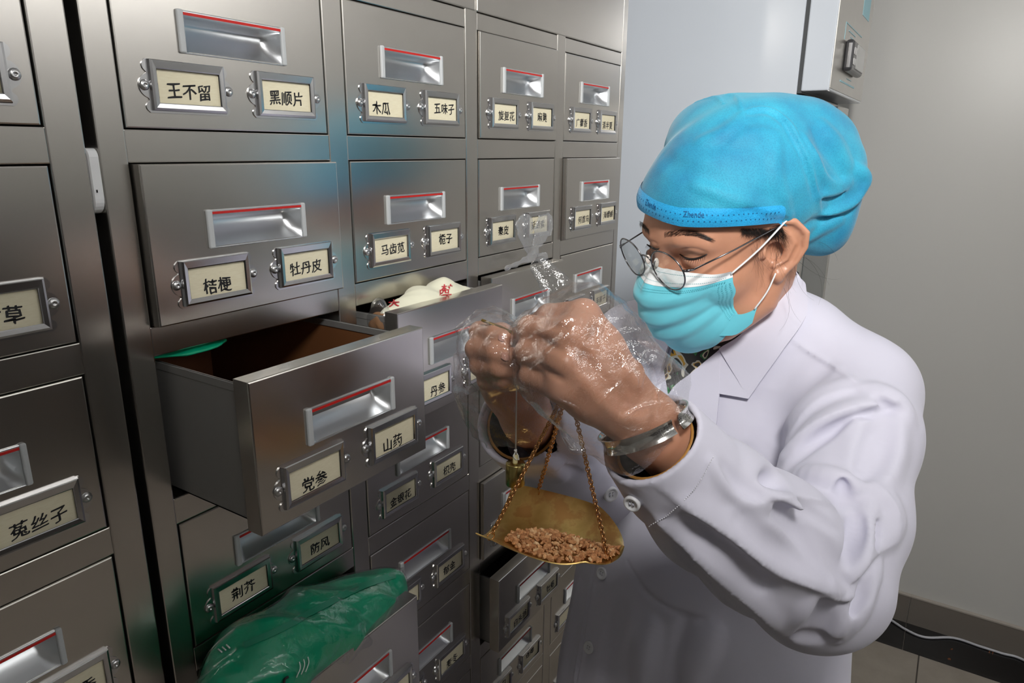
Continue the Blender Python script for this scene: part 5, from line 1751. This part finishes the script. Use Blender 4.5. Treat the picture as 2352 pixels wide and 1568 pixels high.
b.grid(np.stack([Pq, P2q], 1), 0); child(b.build('film_seam', mat('film_edge', (0.02, 0.24, 0.14), .3)), gb)
b = MB()
for x, y in ((676, 1520), (686, 1514), (696, 1508)):
    b.tube(onsurf(SG, resample([(x + 8, y), (x + 10, y + 14), (x + 2, y + 34)], 8), .0019)[0], .0005, 5)
for x, y in ((503, 1492), (512, 1487), (521, 1482)):
    b.tube(onsurf(SG, [(x, y), (x + 8, y + 8)], .0019)[0], .0007, 5)
child(b.build('printed_mark', mat('white_print', (.75, .78, .76), .5)), gb)
b = MB(); b.tube(onsurf(SG, resample([(660, 1552), (652, 1558), (650, 1572)], 8), .0019)[0], .0011, 6)
child(b.build('printed_mark', M_INK), gb)

# cream paper packet with red characters in the drawer behind
S = SDF()
S.chain([(.250, -.026, 1.326), (.30, -.022, 1.331), (.345, -.021, 1.335), (.388, -.022, 1.325)], [.012, .014, .013, .011], .02, kin=.02)
S.chain([(.27, -.03, 1.31), (.38, -.03, 1.31)], [.018, .018], .02)
S.disp(crumple(70, .0014, 9))
pk = solid('paper_packet', S, (.32, -.025, 1.325), .10, .002, cloth('cream_paper', (0.80, 0.79, 0.62), .05, 300))
tag(pk, 'crumpled cream paper packet printed with red characters, peeking out of the open drawer behind', 'packet')
M_REDP = mat('red_print', (.50, .03, .04), .6)
for txt, px, py, sz in (('村', 1026, 661, .0085), ('四', 1020, 672, .007), ('工', 1026, 682, .006), ('大', 905, 697, .008)):
    Vt, Ft = text_polys(txt, 1.0, .1, .02)
    q = [(px + x * 26, py - y * 17) for x, y in Vt[:, :2]]
    Pq, ok = S.hit(q)
    if ok.mean() > .4:
        Pq = fill_hits(Pq, ok, q); b = MB(); b.add(Pq + S.normal(Pq, .003) * .0006, Ft)
        child(b.build('red_print', M_REDP), pk)
# clear bag of brown root pieces beside it
rb = empty('herb_bag', (.223, -.022, 1.327))
tag(rb, 'small clear bag of brown roots beside the paper packet in the open drawer', 'bag')
S = SDF(); S.ell((.2405, -.020, 1.318), (.010, .016, .013), None, .01); S.disp(crumple(160, .0011, 2))
solid('roots', S, (.24, -.02, 1.318), .04, .0018, mat('brown_root', (.30, .14, .05), .6), rb)
S2 = SDF(); S2.ell((.2405, -.020, 1.320), (.012, .018, .016), None, .01); S2.chain([(.240, -.02, 1.33), (.238, -.02, 1.340)], [.006, .008], .01); S2.disp(crumple(120, .0009, 4))
solid('film_wrap', S2, (.24, -.02, 1.32), .045, .0018, M_FILM, rb)
# knotted clear bag neck rising from the drawer in the third column
S = SDF()
kn = onY(1222, 588, -.030)
S.flatcap(onY(1162, 618, -.014), kn, .004, .006, (0.2, 1, .3), .35, .004)
S.flatcap(kn, onY(1205, 520, -.034), .004, .018, (.2, 1, 0), .15, .004)
S.flatcap(kn, onY(1250, 520, -.034), .004, .020, (.2, 1, 0), .15, .004)
S.flatcap(kn, onY(1248, 592, -.026), .006, .008, (.2, 1, .2), .4, .004)
S.ell(kn, (.008, .008, .007), None, .005)
S.disp(crumple(170, .0009, 6))
kb = solid('plastic_bag', S, kn, .09, .0018, film('knotted_film', haze=.12, rough=.1, bscale=120, emboss=False))
tag(kb, 'knotted neck of a clear plastic bag sticking up above the drawer behind the raised glove', 'bag')

# green bag glimpsed inside the cabinet over the long pulled-out drawer
gc = onY(398, 846, .045); gc[2] = 1.3333
S = SDF(); S.ell(gc, (.045, .050, .0034), None, .002); S.disp(crumple(90, .0003, 5))
g3 = solid('herb_bag', S, gc, .06, .0016, M_GREEN)
tag(g3, 'sliver of a green bag inside the cabinet, behind the rim of the long pulled-out drawer', 'bag')
